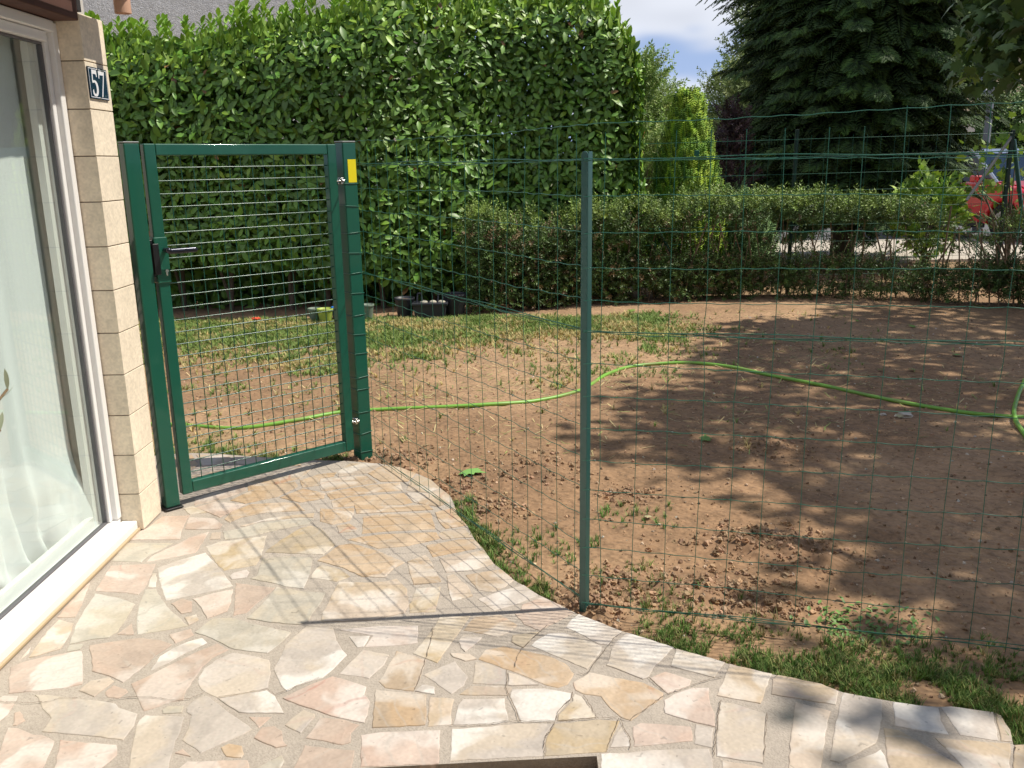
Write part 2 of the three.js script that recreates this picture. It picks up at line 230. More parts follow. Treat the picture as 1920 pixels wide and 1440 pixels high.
const CLODS = [[-.655,-4.219,.103],[-.536,-4.130,.076],[.043,-3.874,.142],[.123,-4.021,.098],[-.276,-3.782,.058],[-.191,-3.520,.075],[.876,-3.123,.133],[.978,-3.119,.095],[1.062,-2.997,.110],[.630,-2.737,.100],[.491,-2.781,.102],[.345,-2.806,.068],[.747,-2.694,.082],[.839,-2.636,.064],[.180,-2.713,.066],[.272,-2.635,.064],[1.343,-4.294,.079],[.514,-3.648,.056],[.951,-3.170,.058],[-.811,-4.184,.077],[-.076,-3.456,.053]];
const LEAVES = [[-.236,-3.961,.130],[1.009,-4.364,.070],[.556,-3.384,.040],[3.310,-6.340,.090],[2.764,-5.889,.060],[2.205,-4.758,.050],[1.160,-8.477,.100],[2.556,-5.904,.050],[3.478,-7.417,.070],[3.130,-7.764,.050]];

// ---------------------------------------------------------------- helpers
const taken = {};
function numbered(n) { const k = taken[n] = (taken[n] || 0) + 1; return k === 1 ? n : n + '_' + String(k - 1).padStart(3, '0'); }
function shade(o) { o.traverse((m) => { if (m.isMesh) { m.castShadow = true; m.receiveShadow = true; } }); return o; }
function thing(name, label, category, pos = [0, 0, 0], turn = 0, group) {
  const o = new THREE.Group(); o.name = numbered(name); o.position.set(...pos); o.rotation.y = turn;
  o.userData = { label, category }; if (group) o.userData.group = group; scene.add(o); return o;
}
function part(name, geo, mat, parent, label) {
  const m = new THREE.Mesh(Array.isArray(geo) ? merge(geo) : geo, mat); m.name = name; m.castShadow = m.receiveShadow = true;
  if (label) m.userData.label = label; parent.add(m); return m;
}
function single(name, geo, mat, label, category, group) {
  const m = part(numbered(name), geo, mat, scene); m.userData = { label, category }; if (group) m.userData.group = group; return m;
}
function struct(name, geo, mat, label, category) { const m = part(numbered(name), geo, mat, scene); m.userData = { kind: 'structure', label, category }; return m; }
function merge(list) {
  const gs = list.map((g) => { const n = g.index ? g.toNonIndexed() : g; for (const k of Object.keys(n.attributes)) if (!['position', 'normal', 'uv', 'color'].includes(k)) n.deleteAttribute(k); return n; });
  if (gs.some((g) => !g.attributes.color)) gs.forEach((g) => g.deleteAttribute('color'));
  return mergeGeometries(gs);
}
const box = (x0, x1, y0, y1, z0, z1) => new THREE.BoxGeometry(Math.abs(x1 - x0), Math.abs(y1 - y0), Math.abs(z1 - z0)).translate((x0 + x1) / 2, (y0 + y1) / 2, (z0 + z1) / 2);
const rbox = (x0, x1, y0, y1, z0, z1, r = 0.004) => new RoundedBoxGeometry(Math.abs(x1 - x0), Math.abs(y1 - y0), Math.abs(z1 - z0), 2, r).translate((x0 + x1) / 2, (y0 + y1) / 2, (z0 + z1) / 2);
function cyl(a, b, r0, r1 = r0, n = 10) {                               // tapered round bar between two points
  const A = V(...a), B = V(...b), d = B.clone().sub(A), g = new THREE.CylinderGeometry(r1, r0, d.length(), n, 1);
  g.translate(0, d.length() / 2, 0).applyQuaternion(new THREE.Quaternion().setFromUnitVectors(V(0, 1, 0), d.normalize())).translate(...a); return g;
}
const tube = (pts, r, seg, rad = 5, closed = false) => new THREE.TubeGeometry(new THREE.CatmullRomCurve3(pts, closed), seg, r, rad, closed);
const lin = (r, g, b) => new THREE.Color().setRGB(r, g, b);
const std = (c, rough = 0.8, more = {}) => new THREE.MeshStandardMaterial({ color: lin(...c), roughness: rough, ...more });
const enc = (v) => Math.round(255 * clamp(v <= 0.0031308 ? v * 12.92 : 1.055 * Math.pow(v, 1 / 2.4) - 0.055));
function texture(n, fn, linear = false) {                              // fn(u, v) -> linear rgb
  const d = new Uint8Array(n * n * 4);
  for (let j = 0; j < n; j++) for (let i = 0; i < n; i++) { const c = fn((i + 0.5) / n, (j + 0.5) / n), o = (j * n + i) * 4; for (let k = 0; k < 3; k++) d[o + k] = linear ? Math.round(255 * clamp(c[k])) : enc(c[k]); d[o + 3] = 255; }
  const t = new THREE.DataTexture(d, n, n); t.wrapS = t.wrapT = THREE.RepeatWrapping; t.magFilter = THREE.LinearFilter; t.minFilter = THREE.LinearMipmapLinearFilter; t.generateMipmaps = true;
  if (!linear) t.colorSpace = THREE.SRGBColorSpace; t.needsUpdate = true; return t;
}
function planar(g, ax = 'x', ay = 'z', s = 1) {                         // uv in metres from two axes
  const p = g.attributes.position, u = new Float32Array(p.count * 2), G = { x: 'getX', y: 'getY', z: 'getZ' };
  for (let i = 0; i < p.count; i++) { u[i * 2] = p[G[ax]](i) * s; u[i * 2 + 1] = p[G[ay]](i) * s; }
  g.setAttribute('uv', new THREE.BufferAttribute(u, 2)); return g;
}
function cubeUV(g, s = 1) {                                             // box projection in metres
  if (g.index) g = g.toNonIndexed(); const p = g.attributes.position, n = g.attributes.normal, u = new Float32Array(p.count * 2);
  for (let i = 0; i < p.count; i++) { const ax = Math.abs(n.getX(i)), ay = Math.abs(n.getY(i)), az = Math.abs(n.getZ(i)); const [a, b] = ay > ax && ay > az ? [p.getX(i), p.getZ(i)] : ax > az ? [p.getZ(i), p.getY(i)] : [p.getX(i), p.getY(i)]; u[i * 2] = a * s; u[i * 2 + 1] = b * s; }
  g.setAttribute('uv', new THREE.BufferAttribute(u, 2)); return g;
}
function inPoly(pts, x, z) { let r = false; for (let i = 0, n = pts.length, j = n - 1; i < n; j = i++) { const a = pts[i], b = pts[j]; if ((a[1] > z) !== (b[1] > z) && x < ((b[0] - a[0]) * (z - a[1])) / (b[1] - a[1]) + a[0]) r = !r; } return r; }
const pairs = (a) => { const o = []; for (let i = 0; i < a.length; i += 2) o.push([a[i], a[i + 1]]); return o; };
function frameQ(dir, nor) {                                             // quaternion: local +y along dir, +z near nor
  const y = dir.clone().normalize(), x = y.clone().cross(nor).normalize(); if (x.lengthSq() < 1e-6) x.set(1, 0, 0); const z = x.clone().cross(y);
  return new THREE.Quaternion().setFromRotationMatrix(new THREE.Matrix4().makeBasis(x, y, z));
}
function cloud(name, geo, mat, items, parent, kindStuff = true) {       // many small pieces: items of { p, q, s, c }
  const m = new THREE.InstancedMesh(geo, mat, items.length), M = new THREE.Matrix4(), S = V(1, 1, 1), C = new THREE.Color();
  items.forEach((it, i) => { S.setScalar(it.s); if (it.sv) S.copy(it.sv); m.setMatrixAt(i, M.compose(it.p, it.q, S)); if (it.c) m.setColorAt(i, C.setRGB(...it.c)); });
  m.name = name; m.castShadow = m.receiveShadow = true; if (kindStuff) m.userData.kind = 'stuff'; (parent || scene).add(m); return m;
}
const rv = (R) => { const z = R() * 2 - 1, a = R() * 6.2832, r = Math.sqrt(1 - z * z); return V(r * Math.cos(a), z, r * Math.sin(a)); };
const jit = (c, R, a = 0.2, hue = 0.08) => { const k = 1 + (R() - 0.5) * 2 * a; return [c[0] * k * (1 + (R() - 0.5) * hue * 2), c[1] * k, c[2] * k * (1 + (R() - 0.5) * hue * 2)]; };

// ---------------------------------------------------------------- surface materials
const T = {};
T.grain = texture(512, (u, v) => { const n = 0.55 * vn(u * 160, v * 160, 1, 160) + 0.45 * vn(u * 64, v * 64, 5, 64), m = fbm(u * 6, v * 6, 2, 3, 6); return Array(3).fill(mix(0.72, 1.0, n) * mix(0.86, 1.06, m)); });
T.bumpStone = texture(512, (u, v) => { const c = vn(u * 46, v * 46, 5, 46); return Array(3).fill(0.5 * fbm(u * 14, v * 14, 2, 5, 14) + 0.3 * vn(u * 120, v * 120, 3, 120) + (c < 0.1 ? -0.15 : 0) + 0.1); }, true);
T.bumpFine = texture(512, (u, v) => Array(3).fill(0.6 * vn(u * 128, v * 128, 3, 128) + 0.4 * fbm(u * 24, v * 24, 4, 3, 24)), true);
function marble(base, o = {}) {
  const sd = o.seed || 1;
  return texture(512, (u, v) => {
    const wx = fbm(u * 5, v * 5, sd, 4) - 0.5, wy = fbm(u * 5 + 31, v * 5, sd, 4) - 0.5;
    let c = base.map((b) => b * mix(0.70, 1.10, fbm(u * 9 + wx * 3, v * 9 + wy * 3, sd + 2, 5)) * mix(0.86, 1.08, fbm(u * 5 + wx * 4 + 7, v * 26 + wy * 6, sd + 3, 4)));
    const st = ss(0.44, 0.66, fbm(u * 9 + 9 + wx * 2, v * 9 + wy * 2, sd + 5, 5)); c = mix3(c, o.stain || [0.62, 0.50, 0.34], st * (o.stainK ?? 0.55));
    const pale = ss(0.52, 0.7, fbm(u * 9 + wy * 2, v * 5 + 3, sd + 7, 4)); c = mix3(c, [0.74, 0.70, 0.65], pale * (o.paleK ?? 0.35));
    const bed = (u * 0.45 + v * 0.9), s = Math.abs((bed * 7 + wx * 1.6 + 40) % 1 - 0.5) * 2, s2 = Math.abs((bed * 15 + wy * 2.2 + 40) % 1 - 0.5) * 2, gate = ss(0.50, 0.64, fbm(u * 3, v * 3, sd + 11, 3)), g2 = ss(0.46, 0.6, fbm(u * 5 + 3, v * 5, sd + 13, 3));
    c = mix3(c, o.vein || [0.50, 0.36, 0.30], ss(0.16, 0.0, s + 0.25 * (fbm(u * 40, v * 40, sd, 2) - 0.5)) * gate * (o.veinK ?? 0.4));
    c = mix3(c, [0.46, 0.42, 0.37], ss(0.2, 0, s2) * g2 * 0.38);
    const sp = vn(u * 150, v * 150, sd), pit = vn(u * 70, v * 70, sd + 4) > 0.955 ? 0.72 : 1; return c.map((q) => q * mix(0.93, 1.05, sp) * pit);
  });
}
const tone = {};
for (const [k, base, o] of [
  ['w', [0.625, 0.565, 0.505], { stain: [0.55, 0.455, 0.34], stainK: 0.55, paleK: 0.75, veinK: 0.3 }],
  ['p', [0.595, 0.48, 0.395], { stain: [0.50, 0.365, 0.285], paleK: 0.35 }],
  ['r', [0.62, 0.505, 0.43], { stain: [0.53, 0.38, 0.30], vein: [0.42, 0.17, 0.13], veinK: 0.6, paleK: 0.5 }],
  ['c', [0.60, 0.505, 0.41], { stain: [0.48, 0.37, 0.245], stainK: 0.7, paleK: 0.5 }],
  ['g', [0.57, 0.53, 0.45], { stain: [0.52, 0.44, 0.33], stainK: 0.6, vein: [0.42, 0.39, 0.33], veinK: 0.6 }],
  ['o', [0.58, 0.455, 0.325], { stain: [0.47, 0.325, 0.195], stainK: 0.75, paleK: 0.4, vein: [0.44, 0.2, 0.13], veinK: 0.5 }],
  ['y', [0.59, 0.50, 0.375], { stain: [0.47, 0.355, 0.21], stainK: 0.75, paleK: 0.45 }]])
  tone[k] = [0, 1, 2].map((i) => marble(base.map((b, j) => b * [0.94, 0.87, 0.98][i] * [1.02, 0.99, 0.97][j]), { ...o, seed: 3 + k.charCodeAt(0) * 3 + i * 57 }));
const M = {};
M.stone = Object.fromEntries(Object.entries(tone).map(([k, t]) => [k, t.map((m) => new THREE.MeshPhysicalMaterial({ map: m, roughness: 0.5, bumpMap: T.bumpStone, bumpScale: 0.0035 }))]));
M.mortar = std([0.475, 0.41, 0.345], 0.95, { map: T.grain, bumpMap: T.bumpFine, bumpScale: 0.002 });
M.crack = std([0.15, 0.115, 0.085], 1);
T.soil = texture(1024, (u, v) => {
  const a = fbm(u * 16, v * 16, 1, 5, 16), b = vn(u * 230, v * 230, 2, 230), c = vn(u * 90, v * 90, 6, 90), g = mix(0.42, 1.38, 0.46 * a + 0.24 * b + 0.30 * c);
  let k = [g, g, g]; if (vn(u * 260, v * 260, 9, 260) > 0.93) k = mix3(k, [1.7, 1.75, 1.8], 0.55); if (c < 0.12) k = mix3(k, [0.5, 0.5, 0.5], 0.5); return k.map((x) => x * 0.78);
});
T.soilBump = texture(512, (u, v) => Array(3).fill(0.5 * vn(u * 110, v * 110, 2, 110) + 0.5 * fbm(u * 28, v * 28, 6, 3, 28)), true);
M.soil = new THREE.MeshStandardMaterial({ map: T.soil, vertexColors: true, roughness: 1, bumpMap: T.soilBump, bumpScale: 0.011 });
M.clod = std([0.20, 0.128, 0.078], 1, { bumpMap: T.soilBump, bumpScale: 0.004 });
M.pebble = std([0.55, 0.50, 0.43], 0.9);
M.block = std([0.96, 0.83, 0.65], 0.85, { map: T.grain, bumpMap: T.bumpFine, bumpScale: 0.0008 });
M.joint = std([0.17, 0.125, 0.09], 1);
M.pvc = new THREE.MeshPhysicalMaterial({ color: lin(0.80, 0.79, 0.78), roughness: 0.32 });
M.gasket = std([0.12, 0.115, 0.125], 0.6);
M.glass = new THREE.MeshPhysicalMaterial({ color: lin(0.95, 0.98, 0.965), roughness: 0.0, transmission: 1, thickness: 0, ior: 1.52 });
M.curtain = new THREE.MeshPhysicalMaterial({ color: lin(0.92, 0.94, 0.96), roughness: 1, transmission: 0.16, thickness: 0, side: THREE.DoubleSide });
M.plaster = std([0.62, 0.58, 0.52], 0.95, { map: T.grain });
M.room = std([0.55, 0.52, 0.48], 0.95);
M.floorIn = std([0.30, 0.25, 0.20], 0.6);
T.wood = texture(512, (u, v) => { const g = fbm(u * 4, v * 60, 2, 4), k = mix(0.65, 1.25, g); return [0.085 * k, 0.036 * k, 0.026 * k]; });
M.beam = new THREE.MeshStandardMaterial({ map: T.wood, roughness: 0.75 });
M.soffit = std([0.022, 0.020, 0.022], 0.9);
T.paint = texture(512, (u, v) => { const n = fbm(u * 5, v * 5, 1, 4, 5), s = vn(u * 90, v * 6, 3) > 0.93 ? 0.25 : 0, d = ss(0.58, 0.75, n); const k = mix(0.92, 1.08, fbm(u * 9, v * 9, 5, 3, 9)); return mix3([0.0012 * k, 0.086 * k, 0.053 * k], [0.04, 0.16, 0.11], d * 0.22 + s * 0.12); });
M.green = new THREE.MeshPhysicalMaterial({ map: T.paint, roughness: 0.5, ior: 1.4, clearcoat: 0.55, clearcoatRoughness: 0.06 });
M.greenGrey = new THREE.MeshPhysicalMaterial({ color: lin(0.012, 0.085, 0.078), roughness: 0.4, ior: 1.5, clearcoat: 0.8, clearcoatRoughness: 0.2 });
M.wire = std([0.02, 0.125, 0.085], 0.35);
M.gateWire = std([0.008, 0.075, 0.048], 0.26);
M.black = std([0.012, 0.012, 0.014], 0.3);
M.chrome = new THREE.MeshStandardMaterial({ color: lin(0.72, 0.71, 0.70), metalness: 1, roughness: 0.25 });
M.yellow = std([0.85, 0.72, 0.005], 0.55);
M.capGrey = std([0.20, 0.22, 0.22], 0.4);
M.hose = std([0.20, 0.44, 0.055], 0.42);
M.terracotta = std([0.60, 0.36, 0.25], 0.6);
M.bark = std([0.13, 0.10, 0.075], 1); M.twig = std([0.24, 0.17, 0.10], 1);
M.leafGloss = new THREE.MeshPhysicalMaterial({ color: lin(1, 1, 1), roughness: 0.46, side: THREE.DoubleSide });
M.leaf = new THREE.MeshPhysicalMaterial({ color: lin(1, 1, 1), roughness: 0.55, side: THREE.DoubleSide });
M.leafThin = new THREE.MeshPhysicalMaterial({ color: lin(1, 1, 1), roughness: 0.8, transmission: 0.35, thickness: 0, side: THREE.DoubleSide });
M.needle = new THREE.MeshStandardMaterial({ color: lin(1, 1, 1), vertexColors: true, roughness: 0.7, side: THREE.DoubleSide });
M.grass = new THREE.MeshStandardMaterial({ color: lin(1, 1, 1), roughness: 0.75, side: THREE.DoubleSide });

// ---------------------------------------------------------------- the setting: ground, garden soil, yard and street
struct('terrain', planar(new THREE.PlaneGeometry(500, 500).rotateX(-Math.PI / 2).translate(0, -0.2, -60)), std([0.16, 0.17, 0.07], 1, { map: T.grain }), 'flat green ground reaching away to the horizon', 'ground');
struct('front_yard', planar(box(-14, 16, -0.19, -0.06, -12.6, -9.45), 'x', 'z'), std([0.36, 0.235, 0.13], 1, { map: T.grain, bumpMap: T.bumpFine, bumpScale: 0.01 }), 'strip of bare earth behind the low hedge', 'ground');
struct('sidewalk', planar(box(-60, 60, -0.19, -0.02, -15.9, -12.6), 'x', 'z'), std([0.60, 0.53, 0.44], 0.95, { map: T.grain }), 'pale sunlit sidewalk glimpsed through the low hedge', 'sidewalk');
struct('road', planar(box(-60, 60, -0.19, -0.12, -22.5, -15.9), 'x', 'z'), std([0.13, 0.13, 0.135], 0.95, { map: T.grain }), 'grey asphalt road beyond the sidewalk', 'road');
struct('far_sidewalk', planar(box(-60, 60, -0.19, -0.02, -24.6, -22.5), 'x', 'z'), std([0.52, 0.47, 0.41], 0.95, { map: T.grain }), 'pale sidewalk on the far side of the road', 'sidewalk');

const edge = pairs(EDGE);                                               // outer edge of the terrace paving
const terrace = [...edge, [-2.4, -4.22], [-2.4, 1.6], [3.2, 1.6], [3.2, -1.86]];
function edgeDist(x, z) { let d = 9; for (let i = 1; i < edge.length; i++) { const [ax, az] = edge[i - 1], [bx, bz] = edge[i], L = (bx - ax) ** 2 + (bz - az) ** 2, t = clamp(((x - ax) * (bx - ax) + (z - az) * (bz - az)) / L); d = Math.min(d, Math.hypot(x - ax - t * (bx - ax), z - az - t * (bz - az))); } return d; }
function soilY(x, z) {
  if (inPoly(terrace, x, z)) return -0.055;
  let y = -0.022 + (fbm(x * 1.3, z * 1.3, 1, 3) - 0.5) * 0.05 + (fbm(x * 7, z * 7, 4, 3) - 0.5) * 0.020 + (z > -5.5 ? (fbm(x * 19, z * 19, 14, 2) - 0.5) * 0.012 : 0);
  let k = 0; for (const [cx, cz, r] of CLODS) { const d = Math.hypot(x - cx, z - cz) / (r * 1.2); if (d < 1.6) k = Math.max(k, ss(1.6, 0.2, d)); }
  if (k) y += k * ((fbm(x * 22, z * 22, 9, 4) - 0.42) * 0.07 + (Math.abs(vn(x * 45, z * 45, 6) - 0.5)) * 0.03);
  const e = z > -5 ? edgeDist(x, z) : 9; if (e < 0.05) y = Math.min(y, mix(-0.03, y, e / 0.05));
  return y;
}
function grassy(x, z) {                                                 // how much of the soil is grassed over
  const n = fbm(x * 1.6 + 5, z * 1.6, 7, 4), m = fbm(x * 5, z * 5, 3, 3);
  let g = ss(-4.6, -7.4, z) * ss(2.6, 0.6, x) * 1.0 + ss(0.2, -1.6, x) * ss(-3.9, -4.5, z) * 0.35;
  g = ss(0.70, 0.36, n + (1 - g) * 0.5) * (0.35 + 0.65 * ss(0.35, 0.6, m)) + ss(-7.0, -7.5, z) * ss(1.9, 0.9, x) * 0.7 * ss(-8.45, -8.05, z);
  g += 0.10 * ss(0.6, 0.72, n) * ss(-3.4, -5, z) + ss(-1.3, -1.7, x) * ss(-4.9, -4.5, z) * ss(-4.1, -4.3, z);
  return clamp(g) * ss(-8.5, -8.2, z);
}
{
  const xs = [], zs = []; for (let x = -6; x < 9.5; x += x > -1 && x < 2.6 ? 0.024 : 0.05) xs.push(x); for (let z = -1.5; z > -9.5; z -= z > -4.4 ? 0.024 : 0.045) zs.push(z);
  const P = [], C = [], U = [], I = [], nx = xs.length;
  for (const z of zs) for (const x of xs) {
    const y = soilY(x, z); P.push(x, y, z); U.push(x / 1.7, z / 1.7);
    let c = mix3([0.50, 0.315, 0.178], [0.37, 0.222, 0.12], ss(0.35, 0.65, fbm(x * 1.1, z * 1.1, 12, 4)));
    let k = 0; for (const [cx, cz, r] of CLODS) k = Math.max(k, ss(1.8, 0.4, Math.hypot(x - cx, z - cz) / r)); c = mix3(c, [0.30, 0.175, 0.10], k * 0.7);
    c = mix3(c, [0.54, 0.40, 0.19], grassy(x, z) * 0.55);
    C.push(...c);
  }
  for (let j = 0; j < zs.length - 1; j++) for (let i = 0; i < nx - 1; i++) { const a = j * nx + i; I.push(a, a + 1, a + nx, a + 1, a + nx + 1, a + nx); }
  const g = new THREE.BufferGeometry(); g.setAttribute('position', new THREE.Float32BufferAttribute(P, 3)); g.setAttribute('color', new THREE.Float32BufferAttribute(C, 3)); g.setAttribute('uv', new THREE.Float32BufferAttribute(U, 2)); g.setIndex(I); g.computeVertexNormals();
  struct('garden_soil', g, M.soil, 'bare trodden brown garden soil inside the wire fence', 'soil');
}
// ---------------------------------------------------------------- crazy paving: mortar bed, every stone a mesh, cracks
{
  const NOTCH = [[-0.385, -1.836], [0.195, -1.868], [0.195, -1.15], [-0.385, -1.15]];
  const sh = new THREE.Shape(terrace.map(([x, z]) => new THREE.Vector2(x, -z))); sh.holes.push(new THREE.Path(NOTCH.map(([x, z]) => new THREE.Vector2(x, -z))));
  const bed = new THREE.ExtrudeGeometry(sh, { depth: 0.12, bevelEnabled: false }).rotateX(-Math.PI / 2).translate(0, -0.1236, 0);
  const paving = struct('terrace_paving', cubeUV(bed, 2.2), M.mortar, 'terrace of pale pink and cream crazy paving in sandy mortar', 'paving');
  const R = rng(7);
  const stone = (t, pts) => {
    const q = []; const n = pts.length;
    for (let i = 0; i < n; i++) { const a = pts[i], b = pts[(i + 1) % n], L = Math.hypot(b[0] - a[0], b[1] - a[1]), k = Math.max(1, Math.round(L / 0.022)); for (let j = 0; j < k; j++) { const u = j / k, w = 0.0016; q.push(new THREE.Vector2(a[0] + (b[0] - a[0]) * u + (R() - 0.5) * w * 2.4, -(a[1] + (b[1] - a[1]) * u + (R() - 0.5) * w * 2))); } }
    const g = new THREE.ExtrudeGeometry(new THREE.Shape(q), { depth: 0.016, bevelEnabled: true, bevelThickness: 0.0022, bevelSize: 0.0028, bevelOffset: -0.0028, bevelSegments: 2, steps: 1 }).rotateX(-Math.PI / 2);
    const top = (R() - 0.5) * 0.0016; g.translate(0, -0.0192 + top, 0);
    let cx = 0, cz = 0; for (const p of pts) { cx += p[0] / n; cz += p[1] / n; }
    const a = R() * 6.28, ca = Math.cos(a), sa = Math.sin(a), ou = 0.3 + R() * 0.4, ov = 0.3 + R() * 0.4, p = g.attributes.position, u = new Float32Array(p.count * 2);
    for (let i = 0; i < p.count; i++) { const x = p.getX(i) - cx, z = p.getZ(i) - cz; u[i * 2] = ou + (x * ca - z * sa); u[i * 2 + 1] = ov + (x * sa + z * ca); }
    g.setAttribute('uv', new THREE.BufferAttribute(u, 2)); part('paving_stone', g, M.stone[t][Math.floor(R() * 3)], paving);
  };
  for (const [t, ...a] of STONES) stone(t, pairs(a));
  for (let j = 0; j < 9; j++) for (let i = 0; i < 20; i++) {             // the same paving goes on round the photographer's feet
    const jx = (a, b) => -1.5 + a * 0.235 + (h3(a, b, 3) - 0.5) * 0.13 + (b % 2) * 0.07, jz = (a, b) => -1.70 + b * 0.24 + (a === 0 ? 0 : (h3(a, b, 8) - 0.5) * (b === 0 ? 0.02 : 0.13)), m = 0.018;
    const quad = [[jx(i, j) + m, jz(i, j) + m], [jx(i + 1, j) - m, jz(i + 1, j) + m], [jx(i + 1, j + 1) - m, jz(i + 1, j + 1) - m], [jx(i, j + 1) + m, jz(i, j + 1) - m]];
    if (quad.some(([x, z]) => (x > -0.42 && x < 0.23 && z < -1.1) || x > 3.1 || x < -1.5)) continue;
    stone('wpcgory'[Math.floor(h3(i, j, 5) * 7)], quad);
  }
  for (const c of CRACKS) {                                              // hair cracks filled with dirt
    const p = pairs(c), line = []; for (let i = 0; i < p.length - 1; i++) for (let k = 0; k < 6; k++) { const u = k / 6; line.push([mix(p[i][0], p[i + 1][0], u) + (R() - 0.5) * 0.004, mix(p[i][1], p[i + 1][1], u) + (R() - 0.5) * 0.004]); } line.push(p[p.length - 1]);
    const P = [], I = []; line.forEach(([x, z], i) => { const a = line[Math.max(0, i - 1)], b = line[Math.min(line.length - 1, i + 1)], L = Math.hypot(b[0] - a[0], b[1] - a[1]) || 1, w = 0.0003 + R() * 0.0009, nx = (-(b[1] - a[1]) / L) * w, nz = ((b[0] - a[0]) / L) * w; P.push(x + nx, 0.0018, z + nz, x - nx, 0.0018, z - nz, x, -0.006, z); if (i) { const o = i * 3; I.push(o - 3, o - 2, o, o - 2, o + 1, o); } });
    const g = new THREE.BufferGeometry(); g.setAttribute('position', new THREE.Float32BufferAttribute(P, 3)); g.setIndex(I); g.computeVertexNormals(); part('crack', g, M.crack, paving);
  }
  const bedSoil = struct('notch_soil', planar(box(-0.383, 0.193, -0.12, -0.034, -1.835, -1.152)), std([0.30, 0.22, 0.12], 1, { map: T.grain, bumpMap: T.soilBump, bumpScale: 0.01 }), 'gravelly soil in the gap left in the paving edge', 'soil');
  const items = []; for (let i = 0; i < 900; i++) { const s = 0.002 + R() * R() * 0.006; items.push({ p: V(mix(-0.37, 0.18, R()), -0.034 + s * 0.3, mix(-1.85, -1.4, R())), q: new THREE.Quaternion().setFromUnitVectors(V(0, 1, 0), rv(R)), s, c: mix3([0.2, 0.14, 0.08], [0.55, 0.45, 0.3], R()) }); }
  cloud('gravel', new THREE.IcosahedronGeometry(1, 0), std([1, 1, 1], 1), items, bedSoil);
}
// ---------------------------------------------------------------- the house: roof edge, wall, room behind the window
{
  const h = thing('house_corner', 'corner of the house with dark brown beam and roof edge over the patio window', 'house');
  part('beam', cubeUV(rbox(-1.70, -1.5, 1.925, 2.13, -3.292, 2.0, 0.004), 1), M.beam, h, 'dark brown wooden beam above the white window');
  part('beam_end', rbox(-1.66, -1.5, 1.958, 2.13, -3.325, -3.294, 0.003), M.soffit, h);
  part('roof', box(-5.2, -1.30, 2.30, 2.42, -3.30, 2.0), M.soffit, h);
  part('roof_riser', box(-1.72, -1.56, 2.132, 2.298, -3.29, 2.0), M.soffit, h);
  part('gutter_board', rbox(-1.362, -1.338, 2.058, 2.17, -3.43, 2.0, 0.003), M.beam, h);
  for (const z of [-3.28, -2.2, -1.1, 0.2]) part('board_bracket', box(-1.56, -1.364, 2.14, 2.165, z - 0.015, z + 0.015), M.soffit, h);
  part('wall', cubeUV(box(-1.80, -1.56, -0.12, 1.92, -0.58, 2.0)), M.plaster, h, 'plastered house wall beside the window');
  part('room_floor', box(-4.6, -1.66, -0.12, 0.02, -3.55, 2.0), M.floorIn, h);
  part('back_wall', box(-4.75, -4.6, -0.12, 2.3, -3.7, 2.1), M.room, h);
  part('side_wall', box(-4.6, -1.66, -0.12, 2.3, -3.7, -3.55), M.room, h);
  part('side_wall', box(-4.6, -1.81, -0.12, 2.3, 2.001, 2.15), M.room, h);
  part('ceiling', box(-4.6, -1.73, 2.16, 2.29, -3.549, 1.999), M.room, h);
}
{
  const w = thing('patio_window', 'tall white plastic patio window with a pale curtain behind the glass', 'window');
  // sill: a low outer step, a groove and the inner ledge
  part('sill', [rbox(-1.585, -1.522, 0.0, 0.042, -3.296, -0.582, 0.006), rbox(-1.66, -1.587, 0.0, 0.056, -3.296, -0.582, 0.005)], M.pvc, w);
  part('sill_seal', rbox(-1.522, -1.512, 0.0, 0.012, -3.296, -0.582, 0.003), std([0.50, 0.38, 0.24], 0.9), w, 'brown sealant strip along the foot of the sill');
  part('jamb', [rbox(-1.66, -1.582, 0.058, 1.92, -3.297, -3.262, 0.005), rbox(-1.66, -1.602, 0.058, 1.92, -3.260, -3.236, 0.004)], M.pvc, w);
  part('jamb', rbox(-1.66, -1.582, 0.058, 1.92, -0.64, -0.583, 0.005), M.pvc, w);
  part('head', [rbox(-1.66, -1.574, 1.885, 1.922, -3.26, -0.642, 0.004), rbox(-1.66, -1.59, 1.85, 1.883, -3.234, -0.642, 0.004)], M.pvc, w);
  part('mullion', rbox(-1.655, -1.592, 0.058, 1.848, -1.98, -1.90, 0.005), M.pvc, w);
  part('gasket', [box(-1.63, -1.612, 0.057, 0.063, -3.234, -1.985), box(-1.63, -1.612, 1.842, 1.849, -3.234, -1.985), box(-1.63, -1.612, 0.064, 1.841, -3.235, -3.228)], M.gasket, w);
  part('inner_frame', [box(-1.67, -1.645, 0.057, 1.849, -3.26, -3.20), box(-1.67, -1.645, 0.057, 0.10, -3.198, -1.985)], M.pvc, w);
  part('pane', box(-1.622, -1.620, 0.06, 1.847, -3.233, -1.982), M.glass, w);
  part('pane', box(-1.622, -1.620, 0.06, 1.847, -1.898, -0.645), M.glass, w);
}
